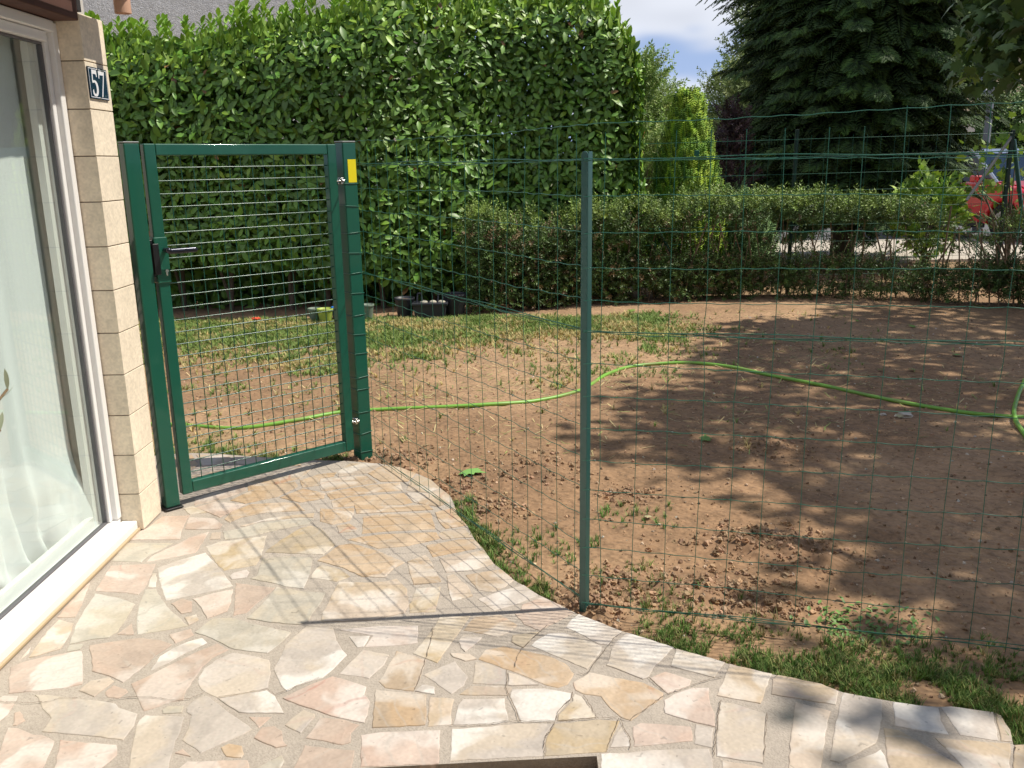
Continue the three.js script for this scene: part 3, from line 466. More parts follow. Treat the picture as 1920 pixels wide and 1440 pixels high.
{
  const R = rng(5), nu = 240, nv = 60, P = [], I = [];
  for (let j = 0; j <= nv; j++) for (let i = 0; i <= nu; i++) {
    const v = j / nv, u = i / nu, z = mix(-3.40, -1.7, u), y = mix(0.028, 1.90, v), low = ss(0.22, 0, v), a = u * 62 + 2.2 * fbm(u * 9, 0, 1, 3) * 4;
    const fold = Math.sin(a) * 0.022 * (0.55 + 0.7 * fbm(u * 11, v * 1.5, 4, 2)) + Math.sin(a * 0.43 + 1) * 0.014;
    const x = -1.74 + fold * (1 + low * 0.6) + low * 0.05 * (fbm(u * 26, v * 14, 6, 3) - 0.35) * 2 + low * 0.02;
    P.push(x, y + low * 0.02 * (fbm(u * 40, v * 20, 8, 2) - 0.5), z + low * 0.03 * (fbm(u * 30, v * 15, 5, 2) - 0.5));
  }
  for (let j = 0; j < nv; j++) for (let i = 0; i < nu; i++) { const a = j * (nu + 1) + i; I.push(a, a + 1, a + nu + 1, a + 1, a + nu + 2, a + nu + 1); }
  const g = new THREE.BufferGeometry(); g.setAttribute('position', new THREE.Float32BufferAttribute(P, 3)); g.setIndex(I); g.computeVertexNormals();
  single('curtain', g, M.curtain, 'thin white curtain hanging in folds behind the patio window, crumpled on the floor', 'curtain');
}
// ---------------------------------------------------------------- block pillar, number plate, lamp
{
  const p = thing('block_pillar', 'pillar of cream stone blocks with thin dark joints between window and gate', 'pillar', [-1.61, 0, -3.39]);
  part('core', box(-0.106, 0.106, 0, 1.945, -0.088, 0.088), M.joint, p);
  const ys = [0]; for (let k = 0; k <= 10; k++) ys.push(0.154 + 0.164 * k); ys.push(1.954);
  for (let k = 0; k < ys.length - 1; k++) { const g = cubeUV(new RoundedBoxGeometry(0.22, ys[k + 1] - ys[k] - 0.0035, 0.184, 2, 0.0018)); g.translate((h3(k, 1, 1) - 0.5) * 0.0012, (ys[k] + ys[k + 1]) / 2, (h3(k, 2, 1) - 0.5) * 0.0012); const uv = g.attributes.uv; for (let i = 0; i < uv.count; i++) uv.setXY(i, uv.getX(i) + k * 0.37, uv.getY(i) + k * 0.21); part('block', g, M.block, p); }
}
{
  const c = document.createElement('canvas'); c.width = 600; c.height = 420; const x = c.getContext('2d');
  x.fillStyle = '#16324a'; x.fillRect(0, 0, 600, 420); x.strokeStyle = '#e8e8ee'; x.lineWidth = 10; x.strokeRect(18, 18, 564, 384);
  x.fillStyle = '#f1f1f5'; x.textAlign = 'center'; x.textBaseline = 'alphabetic';
  for (const [ch, px] of [['5', 185], ['7', 415]]) { x.save(); x.translate(px, 385); x.scale(0.92, 1.12); x.font = 'bold 440px serif'; x.fillText(ch, 0, 0); x.restore(); }
  const t = new THREE.CanvasTexture(c); t.colorSpace = THREE.SRGBColorSpace;
  const n = thing('number_plate', 'dark blue house number plate reading 57 in white on the pillar', 'house number', [-1.498, 1.722, -3.375], Math.PI / 2);
  part('plate', rbox(-0.075, 0.075, -0.055, 0.055, 0, 0.003, 0.0012), std([0.012, 0.03, 0.055], 0.25), n);
  part('numerals', new THREE.PlaneGeometry(0.148, 0.108).translate(0, 0, 0.0042), new THREE.MeshPhysicalMaterial({ map: t, roughness: 0.2, clearcoat: 0.6 }), n, 'white numerals 57 on dark blue enamel');
  for (const y of [-0.049, 0.049]) part('screw', new THREE.CylinderGeometry(0.003, 0.003, 0.003, 10).rotateX(Math.PI / 2).translate(0, y, 0.0055), M.chrome, n);
}
{
  const l = thing('hanging_lamp', 'small terracotta coloured cylinder lamp hanging under the roof edge', 'lamp', [-1.395, 1.968, -3.425]);
  const prof = [[0.0, 0.03], [0.024, 0.03], [0.026, 0.0], [0.029, 0.0], [0.029, 0.115], [0.024, 0.119], [0.0, 0.119]].map(([a, b]) => new THREE.Vector2(a, b));
  part('shade', new THREE.LatheGeometry(prof, 28), M.terracotta, l);
  part('arm', [cyl([0, 0.119, 0], [0, 0.165, 0], 0.006), cyl([0, 0.165, 0], [0.035, 0.165, 0], 0.006)], M.terracotta, l);
}
// ---------------------------------------------------------------- gate, posts, wire fence
const U = V(0.738, 0, -0.674).normalize(), GATE_TURN = Math.atan2(0.674, 0.738);
const gateAt = (u, n = 0) => [-1.457 + U.x * u - U.z * n, 0, -3.52 + U.z * u + U.x * n];   // u along the gate, n towards the terrace
{
  const rp = (x0, x1, y0, y1, z0, z1) => cubeUV(rbox(x0, x1, y0, y1, z0, z1, 0.005));
  const a = thing('gate_post', 'dark green square gate post with black foot plate beside the block pillar', 'gate post', gateAt(-0.004, -0.032), GATE_TURN, 'gate posts');
  part('shaft', rp(-0.03, 0.03, 0.008, 1.516, -0.03, 0.03), M.green, a); part('cap', rbox(-0.031, 0.031, 1.516, 1.522, -0.031, 0.031, 0.003), M.capGrey, a); part('foot_plate', rbox(-0.038, 0.038, 0, 0.008, -0.036, 0.044, 0.002), M.black, a);
  part('keeper', [rbox(0.031, 0.044, 0.99, 1.14, -0.012, 0.02, 0.002)], M.black, a);
  const b = thing('gate_post', 'dark green square hinge post with yellow sticker and wire ties', 'gate post', gateAt(0.977, -0.032), GATE_TURN, 'gate posts');
  part('shaft', rp(-0.035, 0.035, -0.08, 1.522, -0.035, 0.035), M.green, b); part('cap', rbox(-0.036, 0.036, 1.522, 1.528, -0.036, 0.036, 0.003), M.capGrey, b);
  part('sticker', box(-0.013, 0.031, 1.342, 1.446, 0.0352, 0.036), M.yellow, b, 'bright yellow rectangular sticker');
  for (const y of [0.19, 1.35]) { const h = part('hinge', [cyl([-0.034, y, 0.012], [-0.062, y, 0.012], 0.006), new THREE.TorusGeometry(0.012, 0.004, 8, 18).rotateX(Math.PI / 2).translate(-0.055, y, 0.014), rbox(-0.05, -0.036, y - 0.014, y + 0.014, 0.0, 0.03, 0.002)], M.chrome, b); part('hinge_nut', new THREE.CylinderGeometry(0.009, 0.009, 0.01, 6).rotateZ(Math.PI / 2).translate(-0.040, y, 0.03), M.chrome, h); }
  for (let k = 0; k < 14; k++) {                                          // the mesh wires tied round the post
    const y = 0.035 + k * 0.1 + (h3(k, 4, 4) - 0.5) * 0.05, e = 0.0372, d = () => (h3(k, Math.round(y * 99), 7) - 0.5) * 0.012;
    const pts = [V(e, y + 0.006, -e), V(e, y, e), V(-e, y + d(), e), V(-e, y + d() * 1.3, -e)]; const path = new THREE.CurvePath(); for (let i = 0; i < 4; i++) path.add(new THREE.LineCurve3(pts[i], pts[(i + 1) % 4]));
    part('wire_tie', new THREE.TubeGeometry(path, 16, 0.0016, 5), M.wire, b);
  }
  // the leaf
  const g = thing('garden_gate', 'dark green metal garden gate with square wire infill and black lever handle', 'gate', gateAt(0, -0.03), GATE_TURN);
  const L = 0.045, Rr = 0.915, B = 0.046, Tp = 1.514, t = 0.046;
  const stile = (x) => rp(x, x + t, B, Tp, -0.02, 0.02);
  part('stile', stile(L), M.green, g); part('stile', stile(Rr - t), M.green, g);
  part('rail', rp(L + t, Rr - t, Tp - t, Tp - 0.0005, -0.0195, 0.0195), M.green, g); part('rail', rp(L + t, Rr - t, B + 0.0005, B + t + 0.006, -0.0195, 0.0195), M.green, g);
  const x0 = L + t, x1 = Rr - t, y0 = B + t, y1 = Tp - t, vg = cyl([0, y0 - 0.004, 0], [0, y1 + 0.004, 0], 0.0021, 0.0021, 8), hg = cyl([x0 - 0.004, 0, 0], [x1 + 0.004, 0, 0], 0.0023, 0.0023, 8);
  const nV = 15, nH = 26;
  for (let i = 1; i < nV; i++) part('vertical_wire', vg, M.gateWire, g).position.set(mix(x0, x1, i / nV), 0, -0.0005);
  for (let i = 1; i <= nH; i++) part('horizontal_wire', hg, M.gateWire, g).position.set(0, y1 - 0.047 - (i - 1) * ((y1 - y0 - 0.06) / (nH - 0.4)), 0.0036);
  const lock = part('lock_case', [rbox(L - 0.004, L + t + 0.004, 0.965, 1.15, -0.026, 0.028, 0.004)], M.green, g);
  part('lock_plate', [rbox(L - 0.012, L + 0.012, 1.0, 1.125, 0.006, 0.03, 0.002)], M.black, lock);
  part('lever', [cyl([0.08, 1.098, 0.028], [0.08, 1.098, 0.066], 0.009, 0.008, 14), new THREE.SphereGeometry(0.0125, 16, 12).translate(0.08, 1.098, 0.066), new THREE.CapsuleGeometry(0.011, 0.105, 6, 14).rotateZ(Math.PI / 2).scale(1, 1, 0.75).translate(0.138, 1.094, 0.066)], new THREE.MeshPhysicalMaterial({ color: lin(0.03, 0.032, 0.045), metalness: 0.6, roughness: 0.18 }), g, 'black lever handle');
  part('key_cylinder', [new THREE.CylinderGeometry(0.0065, 0.0065, 0.012, 16).rotateX(Math.PI / 2).translate(0.078, 1.014, 0.03), rbox(0.0745, 0.0815, 0.995, 1.012, 0.028, 0.035, 0.002)], M.chrome, g);
}
const MID = V(0.2195, 0, -2.601), HNG = V(-0.728, 0, -4.178), S2 = V(0.973, 0, 0.229).normalize();
{
  const p = thing('fence_post', 'slim blue green steel fence post with rounded top in the wire fence', 'fence post', [MID.x, -0.06, MID.z], -0.62);
  const s = new THREE.Shape(); s.moveTo(-0.011, 0); s.lineTo(0.011, 0); s.lineTo(0.011, 1.497); s.absarc(0, 1.497, 0.011, 0, Math.PI, false); s.lineTo(-0.011, 0);
  part('flange', cubeUV(new THREE.ExtrudeGeometry(s, { depth: 0.003, bevelEnabled: true, bevelThickness: 0.0008, bevelSize: 0.0008, bevelSegments: 1, curveSegments: 10 }).translate(0, 0, -0.003)), M.greenGrey, p);
  part('web', rbox(0.0085, 0.0112, 0, 1.508, -0.026, -0.004, 0.001), M.greenGrey, p);
}
function meshPanel(o, A, dir, len, v0, side, seed) {                      // welded green wire, one mesh per wire
  const R = rng(seed), n = V(-dir.z, 0, dir.x).multiplyScalar(side), rows = 16, wob = [];
  const sag = (s, y) => 0.012 * (fbm(s * 2.2 + seed, y * 2, 3, 2) - 0.5) * 2 * Math.min(1, 4 * Math.min(s, len - s) / len);
  const at = (s, y, off = 0) => A.clone().addScaledVector(dir, s).addScaledVector(n, 0.008 + sag(s, y) + off).setY(y);
  for (let k = 0; k < rows; k++) {
    const y = 0.018 + k * 0.1, tension = k === 0 || k === 9 || k === 14, pts = [], step = 0.05;
    const yy = (s) => y + (k === 15 && seed === 23 ? 0.03 * s : 0) + 0.004 * Math.sin(s * 3 + k) + (fbm(s * 5, k * 3.1, seed, 2) - 0.5) * 0.008;
    for (let s = 0, i = 0; s <= len + 1e-6; s += step, i++) { const q = at(s, yy(s), 0.0024); q.y += (i % 2 ? 0.0035 : 0) + (R() - 0.5) * 0.0012; pts.push(q); }
    part('horizontal_wire', tube(pts, 0.0012, pts.length * 2, 5), M.wire, o);
    if (tension) for (const e of [0.0, 1.0]) { const q = []; for (let s = 0, i = 0; s <= len + 1e-6; s += 0.09, i++) { const w = at(s, y + 0.004 + Math.sin(s * 9 + e * 3.1) * 0.0035 + (e ? 0.006 : 0), 0.005); q.push(w); } part('tension_wire', tube(q, 0.0014, q.length * 3, 5), M.wire, o); }
  }
  for (let s = v0; s < len - 0.01; s += 0.1) {
    const pts = [], j = (R() - 0.5) * 0.012, ph = R() * 6, kink = R() < 0.22 ? 0.012 * (R() - 0.5) * 2 : 0, ky = 0.3 + R() * 1.1;
    for (let y = 0.0; y <= 1.525 + (seed === 23 ? 0.03 * s : 0); y += 0.05) pts.push(at(s + j + 0.004 * Math.sin(y * 4 + ph) + kink * Math.exp(-(((y - ky) / 0.07) ** 2)), y, 0));
    part('vertical_wire', tube(pts, 0.0011, pts.length * 2, 5), M.wire, o);
  }
}
{
  const d1 = HNG.clone().sub(MID), L1 = d1.length(); d1.normalize();
  meshPanel(thing('wire_fence', 'green welded wire fence section running from hinge post to steel post', 'fence', [0, 0, 0], 0, 'wire fence sections'), MID, d1, L1 - 0.03, 0.055, 1, 11);
  meshPanel(thing('wire_fence', 'green welded wire fence section in front of bare soil and shaded grass', 'fence', [0, 0, 0], 0, 'wire fence sections'), MID, S2, 2.2, 0.055, 1, 23);
  const q = MID.clone().addScaledVector(S2, 2.21), p = thing('fence_post', 'steel fence post at the open end of the wire fence', 'fence post', [q.x, -0.06, q.z - 0.006], -0.3);
  part('flange', rbox(-0.016, 0.016, 0, 1.51, -0.003, 0, 0.001), M.greenGrey, p); part('web', rbox(-0.0015, 0.0015, 0, 1.51, -0.031, -0.004, 0.0007), M.greenGrey, p);
}
// ---------------------------------------------------------------- hose, fallen leaves, clods, pebbles
{
  const path = (a) => pairs(a).map(([x, z]) => V(x, soilY(x, z) + 0.009, z));
  const h = path(HOSE), lp = path(HOSE_LOOP); lp[1].y += 0.012;
  const all = [V(-2.9, soilY(-2.9, -4.9) + 0.012, -4.9), ...h, V(3.3, soilY(3.3, -4.72) + 0.014, -4.72), V(4.2, soilY(4.2, -4.3) + 0.014, -4.3)];
  const d = thing('garden_hose', 'bright green garden hose snaking across the bare soil', 'hose');
  const T2 = texture(256, (u, v) => { const k = mix(0.8, 1.1, fbm(u * 40, v * 4, 2, 3)), dirt = ss(0.55, 0.72, fbm(u * 60, v * 3, 7, 3)); return mix3([0.20 * k, 0.44 * k, 0.06 * k], [0.30, 0.22, 0.12], dirt * 0.45); });
  const hm = new THREE.MeshStandardMaterial({ map: T2, roughness: 0.42 });
  part('hose_run', tube(all, 0.0125, 420, 10), hm, d);
  part('hose_loop', tube([V(2.5, soilY(2.5, -4.0) + 0.014, -4.0), ...lp, V(3.9, soilY(3.9, -5.9) + 0.014, -5.9)], 0.0125, 90, 10), hm, d);
}
function mapleGeo(s = 1) {                                                // five-lobed leaf in the xy plane, stalk at the origin
  const o = [[0, 0], [0.16, -0.05], [0.38, -0.02], [0.30, 0.16], [0.52, 0.36], [0.30, 0.42], [0.30, 0.62], [0.14, 0.58], [0, 1.0]], pts = [...o, ...o.slice(1, -1).reverse().map(([x, y]) => [-x, y])];
  const P = [0, 0.35, 0.05 * s], I = []; for (const [x, y] of pts) P.push(x * s, y * s, (-0.22 * x * x + 0.03 * Math.sin(y * 5)) * s); P[1] *= s;
  for (let i = 0; i < pts.length; i++) I.push(0, i + 1, ((i + 1) % pts.length) + 1);
  const g = new THREE.BufferGeometry(); g.setAttribute('position', new THREE.Float32BufferAttribute(P, 3)); g.setIndex(I); g.computeVertexNormals(); return g;
}
{
  const R = rng(91), lab = ['large pale green maple leaf lying on dug soil beside the curved paving edge', 'small green leaf lying in the shaded soil', 'tiny yellowish leaf near the steel post', 'wide green leaf lying on shaded soil behind the hose', 'dull green leaf curled on shaded soil', 'pale stone coloured dry leaf beyond the hose', 'long pale leaf by the foot of the low hedge', 'small dark leaf on shaded soil', 'broad green leaf close to the low hedge', 'small leaf under the low hedge shade'];
  LEAVES.forEach(([x, z, s], i) => {
    const t = thing('fallen_leaf', lab[i], 'leaf', [x, soilY(x, z) + 0.006, z], R() * 6.28), c = i === 0 ? [0.20, 0.40, 0.10] : i === 2 || i === 5 ? [0.4, 0.36, 0.2] : [0.10 + R() * 0.08, 0.22 + R() * 0.1, 0.05];
    const m = std(c, 0.6, { side: THREE.DoubleSide }); part('blade', mapleGeo(s).rotateX(-Math.PI / 2 + 0.12 + R() * 0.15).translate(0, 0.004, 0), m, t); part('stalk', cyl([0, 0.004, 0], [0.01, 0.008, 0.3 * s], 0.0012), m, t);
  });
}
{
  const R = rng(33), items = [];
  const clodGeo = new THREE.IcosahedronGeometry(1, 1); { const p = clodGeo.attributes.position; for (let i = 0; i < p.count; i++) { const x = p.getX(i), y = p.getY(i), z = p.getZ(i), k = 0.35 + 1.2 * vn(x * 2.1 + 9, y * 2.1 + 9, z * 2.1 + 9); p.setXYZ(i, x * k * 1.15, y * k * 0.6, z * k); } clodGeo.computeVertexNormals(); }
  for (const [cx, cz, r] of CLODS) for (let i = 0; i < 230; i++) { const a = R() * 6.28, d = r * 2.3 * Math.pow(R(), 0.8), x = cx + Math.cos(a) * d * 1.3, z = cz + Math.sin(a) * d, s = 0.0025 + 0.013 * Math.pow(R(), 4); if (inPoly(terrace, x, z)) continue; items.push({ p: V(x, soilY(x, z) + s * 0.2, z), q: new THREE.Quaternion().setFromUnitVectors(V(0, 1, 0), rv(R)), s, c: jit([0.35, 0.228, 0.14], R, 0.4) }); }
  for (let i = 0; i < 24000; i++) { const z = -2.1 - 6 * Math.pow(R(), 1.5), x = mix(-2.4, 4.2, R()), s = 0.0018 + 0.008 * Math.pow(R(), 5); if (inPoly(terrace, x, z)) continue; items.push({ p: V(x, soilY(x, z) + s * 0.25, z), q: new THREE.Quaternion().setFromUnitVectors(V(0, 1, 0), rv(R)), s, c: jit(R() < 0.2 ? [0.48, 0.36, 0.25] : [0.37, 0.24, 0.148], R, 0.5) }); }
  const c = cloud('soil_clods', clodGeo, std([1, 1, 1], 1), items); c.userData = { kind: 'stuff', label: 'loose crumbs and clods of brown soil', category: 'soil' };
  const pb = []; for (let i = 0; i < 1500; i++) { const z = -2.2 - 6 * Math.pow(R(), 1.3), x = mix(-2, 4.2, R()), s = 0.002 + 0.007 * Math.pow(R(), 4); if (inPoly(terrace, x, z)) continue; pb.push({ p: V(x, soilY(x, z) + s * 0.2, z), q: new THREE.Quaternion().setFromUnitVectors(V(0, 1, 0), rv(R)), s, c: jit([0.55, 0.49, 0.41], R, 0.25) }); }
  const q = cloud('pebbles', clodGeo, std([1, 1, 1], 0.9), pb); q.userData = { kind: 'stuff', label: 'small pale pebbles scattered over the soil', category: 'pebbles' };
  const st = thing('bleached_stone', 'pale lumpy stone lying on shaded soil in front of the hose', 'stone', [2.24, soilY(2.24, -4.8), -4.8]); part('lump', clodGeo.clone().scale(0.05, 0.03, 0.035).translate(0, 0.012, 0), M.pebble, st); part('chip', clodGeo.clone().scale(0.02, 0.012, 0.02).translate(-0.1, 0.004, -0.05), M.pebble, st);
}
// ---------------------------------------------------------------- grass
{
  const R = rng(51);
  const tuft = (n, h, w, spread, seed) => { const r = rng(seed), P = [], I = []; for (let i = 0; i < n; i++) { const a = r() * 6.28, l = h * (0.5 + r() * 0.7), lean = spread * (0.3 + r()), dx = Math.cos(a), dz = Math.sin(a), bx = (r() - 0.5) * 0.012, bz = (r() - 0.5) * 0.012, wx = -dz * w * 0.5, wz = dx * w * 0.5, o = P.length / 3;
    P.push(bx - wx, 0, bz - wz, bx + wx, 0, bz + wz, bx + dx * lean * 0.35 - wx, l * 0.6, bz + dz * lean * 0.35 - wz, bx + dx * lean * 0.35 + wx, l * 0.6, bz + dz * lean * 0.35 + wz, bx + dx * lean, l, bz + dz * lean); I.push(o, o + 1, o + 2, o + 1, o + 3, o + 2, o + 2, o + 3, o + 4); }
    const g = new THREE.BufferGeometry(); g.setAttribute('position', new THREE.Float32BufferAttribute(P, 3)); g.setIndex(I); g.computeVertexNormals(); return g; };
  const turn = (R) => new THREE.Quaternion().setFromEuler(new THREE.Euler((R() - 0.5) * 0.5, R() * 6.28, (R() - 0.5) * 0.5));
  const near = [], far = [], weeds = [];
  for (let i = 0; i < 90000 && near.length < 7500; i++) {                  // the strips along the paving edge
    const k = Math.floor(R() * (edge.length - 1)), u = R(), x0 = mix(edge[k][0], edge[k + 1][0], u), z0 = mix(edge[k][1], edge[k + 1][1], u), a = R() * 6.28, d = R() * 0.55, x = x0 + Math.cos(a) * d, z = z0 + Math.sin(a) * d; if (inPoly(terrace, x, z)) continue;
    const e = edgeDist(x, z), post = Math.hypot(x - 0.24, z + 2.62); let w = 0;
    if (x < 0.12 && z > -3.58 && z < -2.66) w = ss(0.115, 0.05, e); else if (x > 0.28 && z > -3) w = ss(0.46, 0.05, e + (fbm(x * 6, z * 6, 2, 3) - 0.5) * 0.35) * ss(0.1, 0.35, post); else if (x < -0.85) w = 0.6 * ss(0.3, 0.1, e);
    if (R() > w * ss(0.3, 0.62, fbm(x * 8, z * 8, 3, 3))) continue;
    near.push({ p: V(x, soilY(x, z) - 0.003, z), q: turn(R), s: 0.28 + R() * R() * 0.75, c: R() < 0.16 ? jit([0.34, 0.30, 0.12], R, 0.3) : jit(R() < 0.3 ? [0.24, 0.29, 0.08] : [0.125, 0.23, 0.045], R, 0.35) });
  }
  for (let i = 0; i < 120000 && far.length < 26000; i++) { const z = -4.1 - 4.4 * Math.sqrt(R()), x = mix(-4.5, 3.2, R()); if (inPoly(terrace, x, z)) continue; if (R() > grassy(x, z) * 0.9 + 0.004) continue; const g = fbm(x * 3, z * 3, 21, 3); far.push({ p: V(x, soilY(x, z) - 0.004, z), q: turn(R), s: 0.45 + R() * 0.6, c: R() < 0.35 + (0.5 - g) * 2.2 ? jit([0.50, 0.41, 0.17], R, 0.3) : jit([0.19, 0.28, 0.06], R, 0.3) }); }
  for (let i = 0; i < 30000 && weeds.length < 240; i++) { const x = mix(0.35, 2.2, R()), z = mix(-2.95, -2.0, R()); if (inPoly(terrace, x, z)) continue; const cl = ss(0.28, 0.05, Math.hypot(x - 1.12, (z + 2.5) * 1.4)) * 0.8; if (R() > cl * 0.35) continue; weeds.push({ p: V(x, soilY(x, z) + 0.004, z), q: new THREE.Quaternion().setFromEuler(new THREE.Euler(-0.85 + (R() - 0.5) * 0.9, R() * 6.28, 0, 'YXZ')), s: 0.006 + R() * 0.010, c: jit([0.12, 0.22, 0.045], R, 0.4) }); }
  for (let i = 0; i < 260; i++) { const k = Math.floor(R() * 5), [cx, cz] = [[0.15, -3.05], [0.02, -3.15], [0.5, -3.4], [0.3, -6.1], [1.0, -5.9]][k], x = cx + (R() - 0.5) * 0.35, z = cz + (R() - 0.5) * 0.25; near.push({ p: V(x, soilY(x, z) - 0.003, z), q: turn(R), s: 0.4 + R() * 0.5, c: jit([0.13, 0.25, 0.05], R, 0.3) }); }
  const tg = [tuft(9, 0.042, 0.0032, 0.035, 1), tuft(8, 0.05, 0.0036, 0.03, 2)], fg = [tuft(9, 0.045, 0.005, 0.04, 3), tuft(8, 0.05, 0.005, 0.045, 4)];
  const straw = []; for (let i = 0; i < 60000 && straw.length < 5200; i++) { const z = -4.1 - 4.3 * R(), x = mix(-3.5, 3.4, R()); if (inPoly(terrace, x, z) || R() > 0.06 + 0.6 * ss(0.4, 0.6, fbm(x * 2.3, z * 2.3, 44, 3)) * ss(-3.9, -6, z)) continue; straw.push({ p: V(x, soilY(x, z) + 0.002, z), q: new THREE.Quaternion().setFromEuler(new THREE.Euler(-1.45 + (R() - 0.5) * 0.5, R() * 6.28, 0, 'YXZ')), s: 0.5 + R(), c: jit(R() < 0.7 ? [0.52, 0.42, 0.21] : [0.26, 0.32, 0.09], R, 0.3) }); }
  { const m = cloud('dry_straw', new THREE.PlaneGeometry(0.004, 0.05).translate(0, 0.02, 0), M.grass, straw); m.userData = { kind: 'stuff', label: 'bits of dry straw and dead grass lying on the soil', category: 'straw' }; }
  const put = (n, arr, gs, label) => gs.forEach((g, k) => { const m = cloud(numbered(n), g, M.grass, arr.filter((_, i) => i % gs.length === k)); m.userData = { kind: 'stuff', label, category: 'grass' }; });
  put('edge_grass', near, tg, 'short green grass growing along the paving edge'); put('lawn_grass', far, fg, 'patchy yellowing grass left on the bare soil');
  const wl = leafGeo(1.6, 0.95, 4, 0.3, 0.35); const w = cloud('broadleaf_weeds', wl, M.leaf, weeds); w.userData = { kind: 'stuff', label: 'low broad leaved weeds among the grass by the fence foot', category: 'weeds' };
}
// ---------------------------------------------------------------- pots under the laurel
{
  const pot = (name, label, x, z, r, h, mat, rim = 0.012) => { const t = thing(name, label, 'plant pot', [x, soilY(x, z), z], 0, 'pots under the hedge'); const q = [[0, 0.004], [r * 0.72, 0.004], [r * 0.75, 0.012], [r, h - rim * 1.6], [r + rim * 0.5, h - rim * 1.5], [r + rim * 0.5, h], [r - 0.004, h], [r * 0.93, h * 0.86], [0, h * 0.86]].map(([a, b]) => new THREE.Vector2(a, b)); part('bowl', new THREE.LatheGeometry(q, 26), mat, t); part('pot_soil', new THREE.CircleGeometry(r * 0.93, 20).rotateX(-Math.PI / 2).translate(0, h * 0.88, 0), M.clod, t); return t; };
  const grey = std([0.17, 0.22, 0.17], 0.6), dark = std([0.026, 0.028, 0.036], 0.45);
  pot('flower_pot', 'grey green plastic flower pot beside a lime green one', -1.86, -8.22, 0.062, 0.13, grey);
  pot('flower_pot', 'lime green plastic flower pot under the laurel hedge', -1.745, -8.14, 0.072, 0.135, std([0.36, 0.46, 0.08], 0.5));
  pot('flower_pot', 'bright blue plastic flower pot under the laurel hedge', -1.635, -8.2, 0.06, 0.14, std([0.02, 0.16, 0.55], 0.4));
  pot('flower_pot', 'grey green flower pot standing alone between blue pot and black pot', -1.37, -8.28, 0.06, 0.15, grey);
  pot('flower_pot', 'black round pot beside the trough with handles', -1.03, -8.42, 0.095, 0.19, dark); pot('flower_pot', 'tall black tub behind the trough with handles', -0.55, -8.5, 0.12, 0.22, dark);
  const tr = thing('trough_planter', 'black plastic trough planter with two upright handles', 'planter', [-0.775, soilY(-0.775, -8.36), -8.36]);
  const sec = new THREE.Shape([[-0.13, 0], [0.13, 0], [0.155, 0.15], [-0.155, 0.15]].map(([a, b]) => new THREE.Vector2(a, b)));
  part('tub', new THREE.ExtrudeGeometry(sec, { depth: 0.16, bevelEnabled: true, bevelSize: 0.006, bevelThickness: 0.006, bevelSegments: 2 }).translate(0, 0.006, -0.08), dark, tr); part('rim', rbox(-0.172, 0.172, 0.142, 0.166, -0.098, 0.098, 0.006), dark, tr);
  for (const x of [-0.1, 0.1]) part('handle', [cyl([x - 0.026, 0.16, 0.02], [x - 0.018, 0.25, 0], 0.01, 0.008), cyl([x + 0.026, 0.16, 0.02], [x + 0.018, 0.25, 0], 0.01, 0.008), cyl([x - 0.022, 0.25, 0], [x + 0.022, 0.25, 0], 0.009)], dark, tr);
  for (const x of [-0.06, 0.03, 0.11]) part('cushion_bag', new THREE.SphereGeometry(0.035, 12, 8).scale(1.1, 0.6, 1).translate(x, 0.165, 0.01), std([0.45, 0.42, 0.33], 0.9), tr);
  const rf = thing('red_flower', 'small orange red flower in the grass behind the gate', 'flower', [-2.25, soilY(-2.25, -7.6), -7.6]);
  part('stem', cyl([0, 0, 0], [0.01, 0.15, 0], 0.003), M.needle.clone(), rf).material = std([0.1, 0.2, 0.05], 0.8); for (let i = 0; i < 6; i++) part('petal', new THREE.SphereGeometry(0.02, 8, 6).scale(1, 0.5, 0.7).translate(0.022, 0, 0).rotateY(i * 1.05).translate(0.01, 0.155, 0), std([0.7, 0.08, 0.03], 0.6), rf);
}
